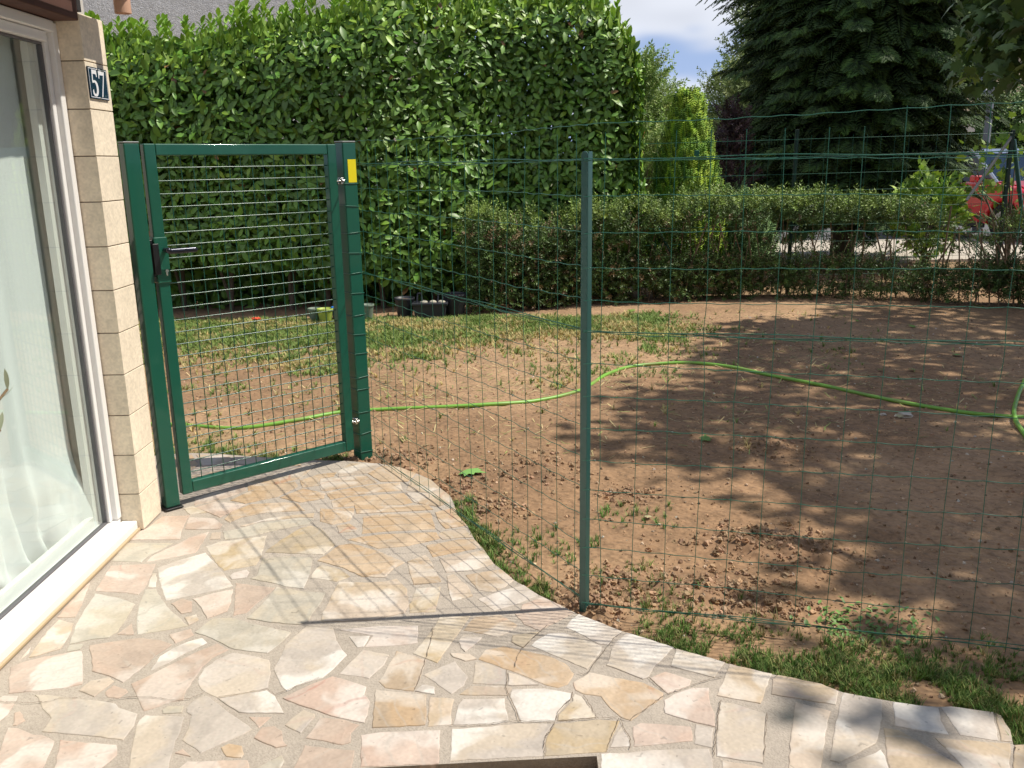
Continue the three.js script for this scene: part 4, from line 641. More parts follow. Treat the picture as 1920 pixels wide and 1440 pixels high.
// ---------------------------------------------------------------- cherry laurel hedge
function leafGeo(L, W, n = 4, fold = 0.25, curl = 0.18) {                 // pointed oval leaf folded along its midrib, base at the origin, tip along +y, face along +z
  const P = [], I = []; for (let i = 0; i <= n; i++) { const t = i / n, w = W * 0.5 * Math.pow(Math.sin(Math.PI * clamp(t * 0.94 + 0.05)), 0.8) * (i === n ? 0.05 : 1), y = t * L, z = -curl * L * t * t; P.push(0, y, z, -w, y, z + fold * w, w, y, z + fold * w); if (i) { const o = i * 3; I.push(o - 3, o, o - 2, o, o + 1, o - 2, o - 3, o - 1, o, o, o - 1, o + 2); } }
  const g = new THREE.BufferGeometry(); g.setAttribute('position', new THREE.Float32BufferAttribute(P, 3)); g.setIndex(I); g.computeVertexNormals(); return g;
}
{
  const R = rng(101), h = thing('laurel_hedge', 'tall clipped laurel hedge with large glossy leaves behind the garden', 'hedge');
  const X0 = -7, X1 = 1.28, ZF = (x) => mix(-8.5, -9.3, ss(-1.3, 0.1, x)), ZB = (x) => ZF(x) - 1.05, topY = (x) => mix(2.60, 3.06, ss(-3.6, 0.2, x)) - 0.55 * Math.pow(ss(0.65, 1.45, x), 2) + (fbm(x * 2, 3, 1, 2) - 0.5) * 0.15, botY = (x) => mix(0.50, 0.20, ss(-2.6, -1.6, x)) + (fbm(x * 3, 7, 2, 2) - 0.5) * 0.25;
  const geo = leafGeo(0.108, 0.050), rest = [], shoots = [], cand = [];
  const place = (p, N, up, yg) => {
    const nor = N.clone().multiplyScalar(0.95).add(V(0, 0.38, 0)).addScaledVector(rv(R), 0.5).normalize();
    let d = up ? V((R() - 0.5) * 0.9, 1, (R() - 0.5) * 0.9).addScaledVector(N, 0.2) : rv(R).multiplyScalar(0.9).addScaledVector(N, 0.35).add(V(0, 0.12, 0)); d.addScaledVector(nor, up ? 0 : -d.dot(nor)).normalize();
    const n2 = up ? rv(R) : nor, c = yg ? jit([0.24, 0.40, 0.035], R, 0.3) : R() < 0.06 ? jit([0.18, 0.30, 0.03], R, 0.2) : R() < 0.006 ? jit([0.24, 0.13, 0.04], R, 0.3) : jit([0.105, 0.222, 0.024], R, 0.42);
    return { p, q: frameQ(d, n2), s: 0.6 + R() * R() * 0.75, c };
  };
  for (let i = 0; i < 43000; i++) {                                        // front face
    const x = mix(X0, X1 + 0.12, R()), y0 = botY(x), y1 = topY(x), y = mix(y0, y1, R()), dep = Math.pow(R(), 1.6) * 0.42, bulge = 0.08 * (fbm(x * 1.7, y * 1.7, 5, 3) - 0.5) * 2 - 0.22 * ss(0.7, 0.15, y) - 0.25 * ss(y1 - 0.35, y1, y) - 0.3 * Math.pow(ss(0.85, 1.4, x), 2);
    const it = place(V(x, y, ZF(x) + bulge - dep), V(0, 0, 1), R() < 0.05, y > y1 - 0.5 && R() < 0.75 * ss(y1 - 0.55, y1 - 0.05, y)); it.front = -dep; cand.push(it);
  }
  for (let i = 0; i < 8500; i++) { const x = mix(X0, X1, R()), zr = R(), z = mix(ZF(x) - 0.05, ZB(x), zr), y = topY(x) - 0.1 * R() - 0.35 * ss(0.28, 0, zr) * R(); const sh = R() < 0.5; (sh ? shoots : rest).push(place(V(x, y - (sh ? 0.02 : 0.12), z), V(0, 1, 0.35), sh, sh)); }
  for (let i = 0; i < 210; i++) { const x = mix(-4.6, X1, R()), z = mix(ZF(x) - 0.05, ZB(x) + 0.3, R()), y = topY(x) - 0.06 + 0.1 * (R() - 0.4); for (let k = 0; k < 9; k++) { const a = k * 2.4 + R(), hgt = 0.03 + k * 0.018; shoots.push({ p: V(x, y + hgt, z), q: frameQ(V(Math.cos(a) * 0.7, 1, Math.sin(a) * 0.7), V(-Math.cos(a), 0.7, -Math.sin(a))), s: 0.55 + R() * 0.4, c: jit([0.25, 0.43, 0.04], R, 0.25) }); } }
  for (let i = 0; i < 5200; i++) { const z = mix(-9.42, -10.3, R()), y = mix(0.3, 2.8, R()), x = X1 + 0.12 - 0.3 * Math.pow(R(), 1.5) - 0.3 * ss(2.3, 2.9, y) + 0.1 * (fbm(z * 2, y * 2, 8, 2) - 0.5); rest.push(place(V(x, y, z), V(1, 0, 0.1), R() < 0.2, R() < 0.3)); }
  for (let i = 0; i < 9500; i++) { const x = mix(X0, X1 - 0.1, R()); rest.push(place(V(x, mix(-0.04, 1.1, R()), ZB(x) + 0.45 * R()), V(0, 0.2, 1), false, false)); }
  for (let i = 0; i < 8000; i++) { const x = mix(X0, X1, R()); rest.push(place(V(x, mix(botY(x), topY(x) - 0.2, R()), ZF(x) - 0.45 - 0.25 * R()), V(0, 0, 1), false, false)); }
  for (let i = 0; i < 4200; i++) { const x = mix(X0, X1 - 0.25, R()), it = place(V(x, mix(0.2, topY(x) - 0.25, R()), ZF(x) - 0.72 - 0.2 * R()), V(0, 0, 1), false, false); it.s = 1.5 + R() * 0.6; rest.push(it); }
  for (let i = 0; i < 3800; i++) { const x = mix(X0, X1 - 0.15, R()), it = place(V(x, mix(-0.06, 0.9, R()), ZB(x) - 0.25 * R()), V(0, 0.2, 1), false, false); it.s = 1.5 + R() * 0.7; rest.push(it); }
  const vis = cand.filter((c) => c.p.x > -3.4).sort((a, b) => b.front - a.front), pieces = vis.slice(0, 300), taken2 = new Set(pieces);
  const tones = [[0.08, 0.185, 0.02], [0.105, 0.222, 0.024], [0.125, 0.25, 0.028], [0.18, 0.32, 0.032]].map((c) => new THREE.MeshPhysicalMaterial({ color: lin(...c), roughness: 0.46, side: THREE.DoubleSide }));
  pieces.forEach((it, i) => { const m = part('leaf', geo, tones[i % 11 === 0 ? 3 : i % 3], h); m.position.copy(it.p); m.quaternion.copy(it.q); m.scale.setScalar(it.s); });
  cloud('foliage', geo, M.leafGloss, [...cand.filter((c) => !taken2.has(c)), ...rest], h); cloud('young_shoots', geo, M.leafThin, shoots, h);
  for (let i = 0; i < 15; i++) { const x = -6.5 + i * 0.52 + (R() - 0.5) * 0.2, z = ZF(x) - 0.45 + (R() - 0.5) * 0.2; part('stem', [cyl([x, -0.06, z], [x + (R() - 0.5) * 0.2, 0.9, z - 0.05], 0.028, 0.02, 7), cyl([x, 0.1, z], [x + (R() - 0.5) * 0.5, 1.3, z + 0.15], 0.018, 0.01, 6)], M.bark, h); }
}
// ---------------------------------------------------------------- small-leaved plants share a sprig
function sprigGeo(n, len, lw, ll, seed) {                                 // a twig with small pointed leaves, along +y
  const r = rng(seed), P = [], I = []; const q = (a, b, c, d) => { const o = P.length / 3; P.push(...a, ...b, ...c, ...d); I.push(o, o + 1, o + 2, o, o + 2, o + 3); };
  q([-0.0015, 0, 0], [0.0015, 0, 0], [0.0008, len, 0], [-0.0008, len, 0]);
  for (let i = 0; i < n; i++) { const y = len * (0.12 + (0.88 * i) / n), a = i * 2.4 + r(), d = V(Math.cos(a), 0.55 + r() * 0.5, Math.sin(a)).normalize(), s = V(-Math.sin(a), (r() - 0.5) * 0.6, Math.cos(a)).normalize(), L = ll * (0.7 + r() * 0.6), b = V(0, y, 0); const m = b.clone().addScaledVector(d, L * 0.5); q(b.toArray(), m.clone().addScaledVector(s, lw * 0.5).toArray(), b.clone().addScaledVector(d, L).toArray(), m.clone().addScaledVector(s, -lw * 0.5).toArray()); }
  const g = new THREE.BufferGeometry(); g.setAttribute('position', new THREE.Float32BufferAttribute(P, 3)); g.setIndex(I); g.computeVertexNormals(); return g;
}
const SPRIG = sprigGeo(14, 0.15, 0.011, 0.026, 4), SPRIG2 = sprigGeo(16, 0.26, 0.03, 0.06, 9);
{
  const R = rng(202), h = thing('low_hedge', 'low loosely clipped hedge with small leaves and bare tan stems below', 'hedge'), it = [];
  const zc = (x) => -8.72 - 0.32 * ss(-0.4, 0.8, x) - 0.38 * Math.exp(-(((x - 2.6) / 1.3) ** 2)) + 0.62 * ss(3.4, 5.4, x), top = (x) => mix(0.92, 0.99, ss(0.4, 2.2, x)) - 0.24 * ss(3.2, 5.0, x) + (fbm(x * 2.5, 1, 1, 3) - 0.5) * 0.26;
  for (let i = 0; i < 25000; i++) {
    const x = mix(-0.45, 6.2, R()), t = top(x), zz = zc(x); let y = mix(-0.04, t, Math.pow(R(), 0.85)), w = R() * 2 - 1; const dens = y > 0.76 ? 1 : y > 0.36 ? (x < 0.7 ? 0.8 : mix(0.24, 0.085, ss(1.2, 3.0, x)) + 0.3 * ss(4.6, 5.2, x)) : 1.7; if (R() > dens * ss(0.24, 0.62, fbm(x * 4, y * 6, 3, 3)) * 1.25) continue;
    const wide = 0.25 * (0.7 + 0.3 * ss(0.2, 0.8, y)); const z = zz + w * wide, nor = V((R() - 0.5), 0.5 + 0.5 * (y > t - 0.15), w).normalize(), brown = y < 0.8 && R() < 0.14;
    it.push({ p: V(x, y, z), q: frameQ(nor.addScaledVector(rv(R), 0.7).normalize(), rv(R)), s: 0.7 + R() * 0.6, c: brown ? jit([0.16, 0.11, 0.05], R, 0.3) : y > t - 0.14 && R() < 0.75 ? jit([0.20, 0.29, 0.05], R, 0.35) : jit([0.075, 0.135, 0.026], R, 0.4) });  // lighter top sprigs: sunlight put into the leaf colour
  }
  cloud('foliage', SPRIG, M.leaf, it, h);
  for (let i = 0; i < 95; i++) { const x = -0.3 + i * 0.068 + (R() - 0.5) * 0.1, z = zc(x) + (R() - 0.5) * 0.22, dx = (R() - 0.5) * 0.5, H = 0.55 + R() * 0.4; part('stem', tube([V(x, -0.06, z), V(x + dx * 0.3, H * 0.4, z + (R() - 0.5) * 0.08), V(x + dx, H, z + (R() - 0.5) * 0.2)], 0.004 + R() * 0.006, 6, 5), M.twig, h); }
}
// ---------------------------------------------------------------- conifers
{
  // a flat spray: stem with side twigs, each twig a needle-clad spindle, young tips paler
  const P = [], C = [], I = []; const spin = (a, d, L, w, up, c0, c1) => { const s = d.clone().cross(up).normalize().multiplyScalar(w), t = up.clone().multiplyScalar(w * 0.45), m = a.clone().addScaledVector(d, L * 0.4), e = a.clone().addScaledVector(d, L), o = P.length / 3; [a, m.clone().add(s), m.clone().add(t), m.clone().sub(s), m.clone().sub(t), e].forEach((v, i) => { P.push(v.x, v.y, v.z); C.push(...(i === 0 ? c0 : i === 5 ? c1 : mix3(c0, c1, 0.45))); }); for (const [x, y] of [[1, 2], [2, 3], [3, 4], [4, 1]]) I.push(o, o + y, o + x, o + 5, o + x, o + y); };
  const D0 = [0.012, 0.030, 0.013], T1 = [0.115, 0.215, 0.045], r = rng(8); spin(V(0, 0, 0), V(0, 1, 0), 0.40, 0.012, V(0, 0, 1), D0, T1);
  for (let i = 0; i < 9; i++) for (const s of [-1, 1]) { const y = 0.05 + i * 0.036, L = 0.19 * (1 - i * 0.085) * (0.85 + r() * 0.3); spin(V(0, y, 0), V(s * 0.8, 0.6, (r() - 0.6) * 0.3).normalize(), L, 0.017, V(0, 0, 1), D0, T1); }
  const frond = new THREE.BufferGeometry(); frond.setAttribute('position', new THREE.Float32BufferAttribute(P, 3)); frond.setAttribute('color', new THREE.Float32BufferAttribute(C, 3)); frond.setIndex(I); frond.computeVertexNormals();
  const R = rng(303), t = thing('fir_tree', 'large dark green fir tree with layered branches behind the low hedge', 'tree', [4.72, -0.06, -12.5]), it = [];
  part('trunk', cyl([0, 0, 0], [0, 8.6, 0], 0.17, 0.02, 12), M.bark, t); const br = [];
  const rad = (y) => (y < 5.4 ? 1.47 + 0.05 * y + 0.07 * Math.sin(y * 3) : 1.66 * Math.pow(clamp((8.9 - y) / 3.5), 0.8));
  for (let k = 0; k < 52; k++) { const y = k < 26 ? 0.80 + k * 0.158 : 4.9 + (k - 26) * 0.14; for (let b = 0; b < 12; b++) { const a = b * 0.5236 + k * 1.9 + R() * 0.5, L = rad(y) * (0.78 + R() * 0.38), yo = y + (R() - 0.5) * 0.2, dr = -0.12 - R() * 0.22, dx = Math.cos(a), dz = Math.sin(a); const at = (u) => V(dx * L * u, yo + dr * u * u * L + 0.10 * u * u * u, dz * L * u);
    br.push(cyl(at(0).toArray(), at(0.7).toArray(), 0.016, 0.007, 4)); const n = y < 4.8 ? 46 : 9;
    for (let f = 0; f < n; f++) { const u = 0.16 + (0.88 * f) / n, p = at(u), side = f % 2 ? 1 : -1, last = f >= n - 2, dir = V(dx, -0.35 - 0.45 * R(), dz).multiplyScalar(last ? 1 : 0.7).add(V(-dz * side, -0.2, dx * side).multiplyScalar(last ? 0.35 : 0.75)).normalize(); it.push({ p: p.add(V(0, (R() - 0.5) * 0.06, 0)), q: frameQ(dir, V(dx * 0.8 + (R() - 0.5) * 0.6, 0.8, dz * 0.8 + (R() - 0.5) * 0.6)), s: (0.7 + R() * 0.5) * (y > 4.8 ? 1.5 : 0.6), c: jit(R() < 0.3 ? [1.3, 1.3, 1.1] : [0.78, 0.82, 0.82], R, 0.25) }); } } }
  for (let i = 0; i < 4200; i++) { const y = 0.85 + 4.3 * R(), a = R() * 6.28, rr = 0.35 + 0.85 * Math.sqrt(R()), o = V(Math.cos(a), 0, Math.sin(a)); it.push({ p: o.clone().multiplyScalar(rr).setY(y), q: frameQ(V(o.x, -0.5 - R() * 0.5, o.z).addScaledVector(rv(R), 0.35), V(o.x, 0.7, o.z).addScaledVector(rv(R), 0.5)), s: 0.95 + R() * 0.4, c: jit([0.6, 0.64, 0.66], R, 0.25) }); }
  part('branches', br, M.bark, t); cloud('crown', frond, M.needle, it, t);

  // golden thuja: upright flames
  const tj = thing('golden_conifer', 'small yellow green conifer of upright sprays behind the low hedge', 'tree', [2.02, -0.06, -10.25]), ti = []; part('trunk', cyl([0, 0, 0], [0, 1.7, 0], 0.04, 0.01, 8), M.bark, tj);
  for (let i = 0; i < 1900; i++) { const y = 0.25 + 1.85 * Math.pow(R(), 0.85), rr = 0.47 * Math.pow(clamp(1 - (y - 0.5) / 1.72), 0.75) * (0.5 + 0.5 * Math.sqrt(R())) * (0.85 + 0.4 * fbm(y * 3, i * 0.001, 2, 2)), a = R() * 6.28, o = V(Math.cos(a), 0, Math.sin(a)); ti.push({ p: o.clone().multiplyScalar(rr).setY(y - 0.06), q: frameQ(V(o.x * 0.28, 1, o.z * 0.28).addScaledVector(rv(R), 0.12), o.clone().addScaledVector(rv(R), 0.7)), s: 0.42 + R() * 0.3, c: jit(R() < 0.45 ? [1.5, 1.6, 0.6] : [3.6, 2.8, 0.9], R, 0.35) }); }  // a lit and a shaded tone mixed into the spray colours
  cloud('crown', frond, M.needle, ti, tj);
  const bl = thing('blue_juniper', 'low blue green juniper at the foot of the golden conifer', 'shrub', [2.62, -0.06, -10.35]), bi = []; part('stem', cyl([0, 0, 0], [0, 0.8, 0], 0.02, 0.01, 6), M.bark, bl);
  for (let i = 0; i < 420; i++) { const a = R() * 6.28, o = V(Math.cos(a), 0, Math.sin(a)), rr = 0.4 * Math.sqrt(R()), y = 0.2 + R() * 1.0 * (1 - rr); bi.push({ p: o.clone().multiplyScalar(rr).setY(y), q: frameQ(V(o.x * 0.5, 1, o.z * 0.5), rv(R)), s: 0.4 + R() * 0.3, c: jit([2.2, 1.9, 3.2], R, 0.3) }); } cloud('crown', frond, M.needle, bi, bl);
}
// ---------------------------------------------------------------- broadleaf shrubs and trees beyond
function bush(name, label, category, pos, o, group) {
  const R = rng(o.seed), t = thing(name, label, category, pos, 0, group), it = [], br = [];
  const H = o.h, tr = o.trunk || 0.04; br.push(cyl([0, 0, 0], [0, H * 0.55, 0], tr, tr * 0.5, 8));
  const N = o.clumps || 40, cs = []; for (let i = 0; i < N; i++) { const d = rv(R), k = 0.55 + 0.45 * R(), c = V(d.x * o.r[0] * k, o.cy + d.y * o.r[1] * k, d.z * o.r[2] * k); cs.push(c); if (i % 2 === 0) br.push(cyl([0, H * (0.1 + 0.35 * R()), 0], c.toArray(), tr * 0.35, 0.004, 5)); }
  part('trunk', br, o.bark || M.bark, t);
  for (let i = 0; i < o.n; i++) { const c = cs[Math.floor(R() * N)], p = c.clone().addScaledVector(rv(R), (o.cl || 0.2) * Math.cbrt(R())); if (p.y < 0.02) continue; const d = o.hang ? V(rv(R).x * 0.5, -0.6 + R() * 0.5, rv(R).z * 0.5) : p.clone().sub(V(0, o.cy * 0.7, 0)).normalize().addScaledVector(rv(R), 0.8); it.push({ p, q: frameQ(d.normalize(), o.flat ? V(0, 1, 0).addScaledVector(rv(R), 0.7) : rv(R)), s: o.s * (0.7 + R() * 0.6), c: jit(R() < (o.mixK ?? 0.3) ? o.c2 : o.c, R, 0.3) }); }
  cloud('crown', o.geo || SPRIG2, o.mat || M.leaf, it, t); return t;
}
const Y0 = -0.06;
bush('purple_shrub', 'dark purple brown leaved shrub between the golden conifer and the fir', 'shrub', [2.66, Y0, -10.95], { seed: 1, h: 1.9, cy: 1.15, r: [0.27, 0.95, 0.3], clumps: 40, cl: 0.16, n: 1500, s: 0.5, c: [0.075, 0.035, 0.035], c2: [0.035, 0.015, 0.022] });
bush('light_shrub', 'loose pale green shrub showing between hedge end and golden conifer', 'shrub', [2.15, Y0, -15.4], { seed: 2, h: 2, cy: 1.55, r: [0.75, 1.4, 0.6], clumps: 46, cl: 0.34, n: 2600, s: 0.9, mat: M.leafThin, c: [0.24, 0.36, 0.07], c2: [0.32, 0.40, 0.11] });
bush('bright_shrub', 'sunlit bright green leafy shrub in front of the red car', 'shrub', [4.86, Y0, -10.3], { seed: 3, h: 1.3, cy: 0.82, r: [0.36, 0.5, 0.36], clumps: 30, cl: 0.15, n: 1000, s: 0.085, geo: mapleGeo(1), mat: M.leafThin, flat: true, c: [0.32, 0.48, 0.05], c2: [0.15, 0.28, 0.04] });
bush('vine_shrub', 'thin shrub with bright scattered leaves round the corner fence post', 'shrub', [5.72, Y0, -10.1], { seed: 4, h: 1.6, cy: 1.25, r: [0.55, 0.55, 0.3], clumps: 26, cl: 0.22, n: 150, s: 0.1, geo: mapleGeo(1), mat: M.leafThin, flat: true, c: [0.25, 0.38, 0.045], c2: [0.12, 0.22, 0.03] });
bush('feathery_tree', 'feathery grey green tree with fine drooping leaves against the sky', 'tree', [3.2, Y0, -22], { seed: 5, h: 3.2, cy: 2.0, r: [1.1, 1.5, 1.1], trunk: 0.09, clumps: 60, cl: 0.5, n: 3600, s: 1.15, mat: M.leafThin, c: [0.26, 0.36, 0.11], c2: [0.33, 0.43, 0.15] }, 'trees beyond the road');
bush('feathery_tree', 'rounder mid green tree between the feathery tree and the fir', 'tree', [5.5, Y0, -21], { seed: 6, h: 4, cy: 2.0, r: [1.0, 1.5, 1.0], trunk: 0.09, clumps: 60, cl: 0.45, n: 3600, s: 1.1, mat: M.leafThin, c: [0.22, 0.29, 0.08], c2: [0.32, 0.38, 0.13] }, 'trees beyond the road');
bush('tall_tree', 'tall light green tree rising behind the fir against the clouds', 'tree', [8.4, Y0, -27], { seed: 7, h: 6, cy: 4.2, r: [1.9, 2.6, 1.6], trunk: 0.14, clumps: 60, cl: 0.7, n: 2800, s: 1.7, mat: M.leafThin, c: [0.20, 0.26, 0.09], c2: [0.28, 0.33, 0.14] }, 'trees beyond the road');
bush('garden_hedge', 'rounded dark green bush in front of the far beige house', 'shrub', [14.0, Y0, -25.6], { seed: 8, h: 2.2, cy: 1.5, r: [1.1, 1.35, 1.0], trunk: 0.08, clumps: 60, cl: 0.5, n: 2600, s: 1.5, c: [0.07, 0.13, 0.03], c2: [0.16, 0.24, 0.05] });
bush('garden_hedge', 'yellowish bush beside the far beige house wall', 'shrub', [16.2, Y0, -27], { seed: 9, h: 3, cy: 2.0, r: [1.2, 1.7, 1.0], trunk: 0.08, clumps: 60, cl: 0.5, n: 2400, s: 1.6, c: [0.17, 0.21, 0.06], c2: [0.26, 0.28, 0.10] });
// maple beside the terrace: its shade falls over the soil and the right of the paving
{
  const R = rng(404), t = thing('maple_tree', 'maple tree with broad leaves overhanging the garden and shading the soil', 'tree', [8.2, -0.06, -4.5]), it = [], br = [cyl([0, 0, 0], [0, 3.2, 0], 0.2, 0.14, 12)], cs = [], geo = mapleGeo(1);
  for (let i = 0; i < 420; i++) { const d = rv(R), k = Math.cbrt(0.25 + 0.75 * R()), c = V(d.x * 3.75 * k, 5.6 + d.y * 2.3 * k, d.z * 4.5 * k); cs.push([c, 0.5, 64]); if (i % 6 === 0) br.push(cyl([0, 2.6 + R() * 1.5, 0], c.toArray(), 0.05, 0.008, 5)); }
  for (let i = 0; i < 64; i++) cs.push([V(-4.0 + (R() - 0.5) * 0.75, 2.2 + R() * 0.95, -3.0 + (R() - 0.5) * 0.8), 0.26, 15]);
  br.push(tube([V(0, 3, 0), V(-1.6, 4.2, -1.2), V(-4.0, 2.7, -3.0)], 0.03, 14, 6));
  part('trunk', br, M.bark, t);
  for (const [c, r, n] of cs) for (let k = 0; k < n; k++) { const p = c.clone().addScaledVector(rv(R), r * Math.cbrt(R())); it.push({ p, q: frameQ(V((R() - 0.5) * 2, -0.5 - R() * 0.5, (R() - 0.5) * 2), V(0, 1, 0).addScaledVector(rv(R), 0.6)), s: 0.105 + R() * 0.06, c: jit(R() < 0.2 ? [0.20, 0.31, 0.045] : [0.09, 0.16, 0.03], R, 0.25) }); }
  cloud('crown', geo, M.leafThin, it, t);
}
// ---------------------------------------------------------------- back fence, street furniture, car, houses
{
  const f = thing('back_fence', 'dark green wire fence with braced posts behind the low hedge', 'fence'), z = -9.75;
  const post = (x, h) => part('post', rbox(x - 0.018, x + 0.018, -0.06, h, z - 0.018, z + 0.018, 0.002), std([0.008, 0.03, 0.024], 0.5), f); post(3.1, 1.72); post(1.15, 1.62); post(5.42, 1.68);
  part('brace', cyl([5.42, 1.62, z], [4.95, 0.95, z + 0.1], 0.016), std([0.24, 0.24, 0.23], 0.5, { metalness: 0.3 }), f, 'grey diagonal brace'); part('brace', cyl([5.44, 1.58, z], [5.78, 0.4, z - 0.1], 0.022), M.greenGrey, f); part('brace', cyl([1.17, 1.5, z + 0.03], [1.75, 0.45, z + 0.12], 0.018), M.greenGrey, f);
  for (let k = 0; k < 9; k++) part('horizontal_wire', cyl([1.16, 0.15 + k * 0.18, z + 0.02], [5.41, 0.17 + k * 0.185, z + 0.02], 0.0022, 0.0022, 5), M.wire, f);
  for (let k = 0; k < 28; k++) part('vertical_wire', cyl([1.3 + k * 0.15, 0.1, z + 0.024], [1.3 + k * 0.15, 1.66, z + 0.024], 0.0012, 0.0012, 4), M.wire, f);
  part('wire_tensioner', rbox(2.0, 2.05, 1.46, 1.52, z + 0.0, z + 0.04, 0.004), M.wire, f);
}
{
  const l = thing('street_pole', 'slim grey metal street pole behind the red car', 'street pole', [9.62, -0.12, -18.2]);
  part('shaft', cyl([0, 0, 0], [-0.06, 6.2, 0], 0.075, 0.05, 12), std([0.20, 0.21, 0.23], 0.5, { metalness: 0.4 }), l); part('arm', cyl([-0.06, 6.2, 0], [0.9, 6.5, 0], 0.04, 0.035, 10), std([0.20, 0.21, 0.23], 0.5), l); part('lantern', rbox(0.8, 1.35, 6.42, 6.55, -0.12, 0.12, 0.04), std([0.3, 0.3, 0.3], 0.5), l); part('base', cyl([0, 0, 0], [0, 0.9, 0], 0.10, 0.10, 12), std([0.20, 0.21, 0.23], 0.5), l);
  const s = thing('street_sign', 'pale rectangular sign on a thin white post before the far house', 'sign', [12.12, -0.02, -24.0]); part('pole', cyl([0, 0, 0], [0, 2.45, 0], 0.025), std([0.6, 0.6, 0.58], 0.5), s); part('panel', rbox(-0.19, 0.19, 2.05, 2.4, 0.026, 0.04, 0.004), std([0.62, 0.55, 0.45], 0.6), s); for (const y of [2.2, 2.28]) part('text_line', box(-0.1, 0.12, y - 0.012, y + 0.012, 0.0405, 0.0425), std([0.35, 0.25, 0.16], 0.7), s);
}
{
  const c = thing('parked_car', 'red parked car with sky reflection coloured into its roof facing the garden behind the fence', 'car', [8.95, -0.02, -16.7], -1.32);
  const red = new THREE.MeshPhysicalMaterial({ color: lin(0.62, 0.012, 0.02), roughness: 0.3, clearcoat: 1, clearcoatRoughness: 0.05 }), skyRoofM = new THREE.MeshPhysicalMaterial({ color: lin(0.42, 0.45, 0.50), roughness: 0.2, metalness: 0.5, clearcoat: 1 }), glass = new THREE.MeshPhysicalMaterial({ color: lin(0.02, 0.03, 0.045), roughness: 0.03 }), tyre = std([0.02, 0.02, 0.02], 0.9), alloy = std([0.5, 0.5, 0.52], 0.3, { metalness: 0.8 }), trim = std([0.02, 0.02, 0.022], 0.5);
  const prof = (pts, w, bev) => { const g = new THREE.ExtrudeGeometry(new THREE.Shape(pts.map(([x, y]) => new THREE.Vector2(x, y))), { depth: w - 2 * bev, bevelEnabled: true, bevelSize: bev, bevelThickness: bev, bevelOffset: -bev, bevelSegments: 4 }); g.translate(0, 0, -w / 2 + bev); return g; };
  const taper = (g, y0, y1, k) => { const p = g.attributes.position; for (let i = 0; i < p.count; i++) p.setZ(i, p.getZ(i) * mix(1, k, clamp((p.getY(i) - y0) / (y1 - y0)))); g.computeVertexNormals(); return g; };
  const arch = (x) => [[x + 0.36, 0.26], [x + 0.34, 0.45], [x + 0.22, 0.62], [x, 0.68], [x - 0.22, 0.62], [x - 0.34, 0.45], [x - 0.36, 0.26]];
  part('body', prof([[-1.98, 0.28], [-2.06, 0.55], [-2.02, 0.86], [-1.8, 0.98], [0.95, 0.99], [1.5, 0.92], [1.85, 0.78], [2.02, 0.6], [2.04, 0.32], [1.95, 0.24], ...arch(1.28), ...arch(-1.25)], 1.72, 0.07), red, c);
  part('cabin', taper(prof([[-1.9, 0.96], [-1.72, 1.34], [-1.45, 1.50], [0.12, 1.50], [0.36, 1.44], [1.08, 0.97]], 1.62, 0.05), 0.97, 1.52, 0.8), glass, c);
  part('roof', taper(prof([[-1.62, 1.455], [-1.42, 1.535], [-0.6, 1.575], [0.05, 1.555], [0.34, 1.472], [0.1, 1.46]], 1.46, 0.05), 0.97, 1.55, 0.9), skyRoofM, c);  // pale roof colour stands in for reflected sky
  for (const s of [-1, 1]) { part('pillar', cyl([1.06, 0.97, s * 0.79], [0.3, 1.49, s * 0.64], 0.035), skyRoofM, c); part('pillar', cyl([-1.85, 0.98, s * 0.79], [-1.5, 1.48, s * 0.63], 0.05), red, c); part('pillar', cyl([-0.45, 0.98, s * 0.80], [-0.5, 1.52, s * 0.645], 0.03), trim, c); const hl = part('headlight', new THREE.SphereGeometry(0.16, 16, 10).scale(1.0, 0.5, 0.95).translate(1.82, 0.70, s * 0.62), new THREE.MeshPhysicalMaterial({ color: lin(0.75, 0.75, 0.77), roughness: 0.08, clearcoat: 1 }), c); part('mirror', rbox(0.62, 0.78, 0.98, 1.10, s * 0.84, s * 1.0, 0.03), red, c); part('sill', rbox(-0.85, 0.9, 0.2, 0.3, s * 0.80, s * 0.85, 0.02), trim, c); }
  part('bonnet', taper(prof([[0.98, 0.985], [1.0, 1.005], [1.5, 0.94], [1.84, 0.81], [1.82, 0.78], [1.45, 0.9]], 1.42, 0.01), 0.8, 1.0, 1.05), red, c);
  part('grille', rbox(1.99, 2.05, 0.5, 0.62, -0.5, 0.5, 0.015), trim, c); part('bumper', rbox(1.93, 2.09, 0.30, 0.48, -0.78, 0.78, 0.05), red, c); part('number_board', rbox(2.085, 2.1, 0.36, 0.46, -0.25, 0.25, 0.004), std([0.75, 0.75, 0.72], 0.5), c); part('sticker', box(0.985, 0.99, 1.055, 1.10, 0.5, 0.58).translate(0.03, 0, 0), std([0.5, 0.65, 0.6], 0.6), c);
  for (const x of [1.28, -1.25]) for (const s of [-1, 1]) { const w = part('wheel', new THREE.TorusGeometry(0.235, 0.085, 12, 28).translate(0, 0, 0), tyre, c); w.position.set(x, 0.32, s * 0.76); part('rim', new THREE.CylinderGeometry(0.2, 0.2, 0.13, 20).rotateX(Math.PI / 2), alloy, w); }
}
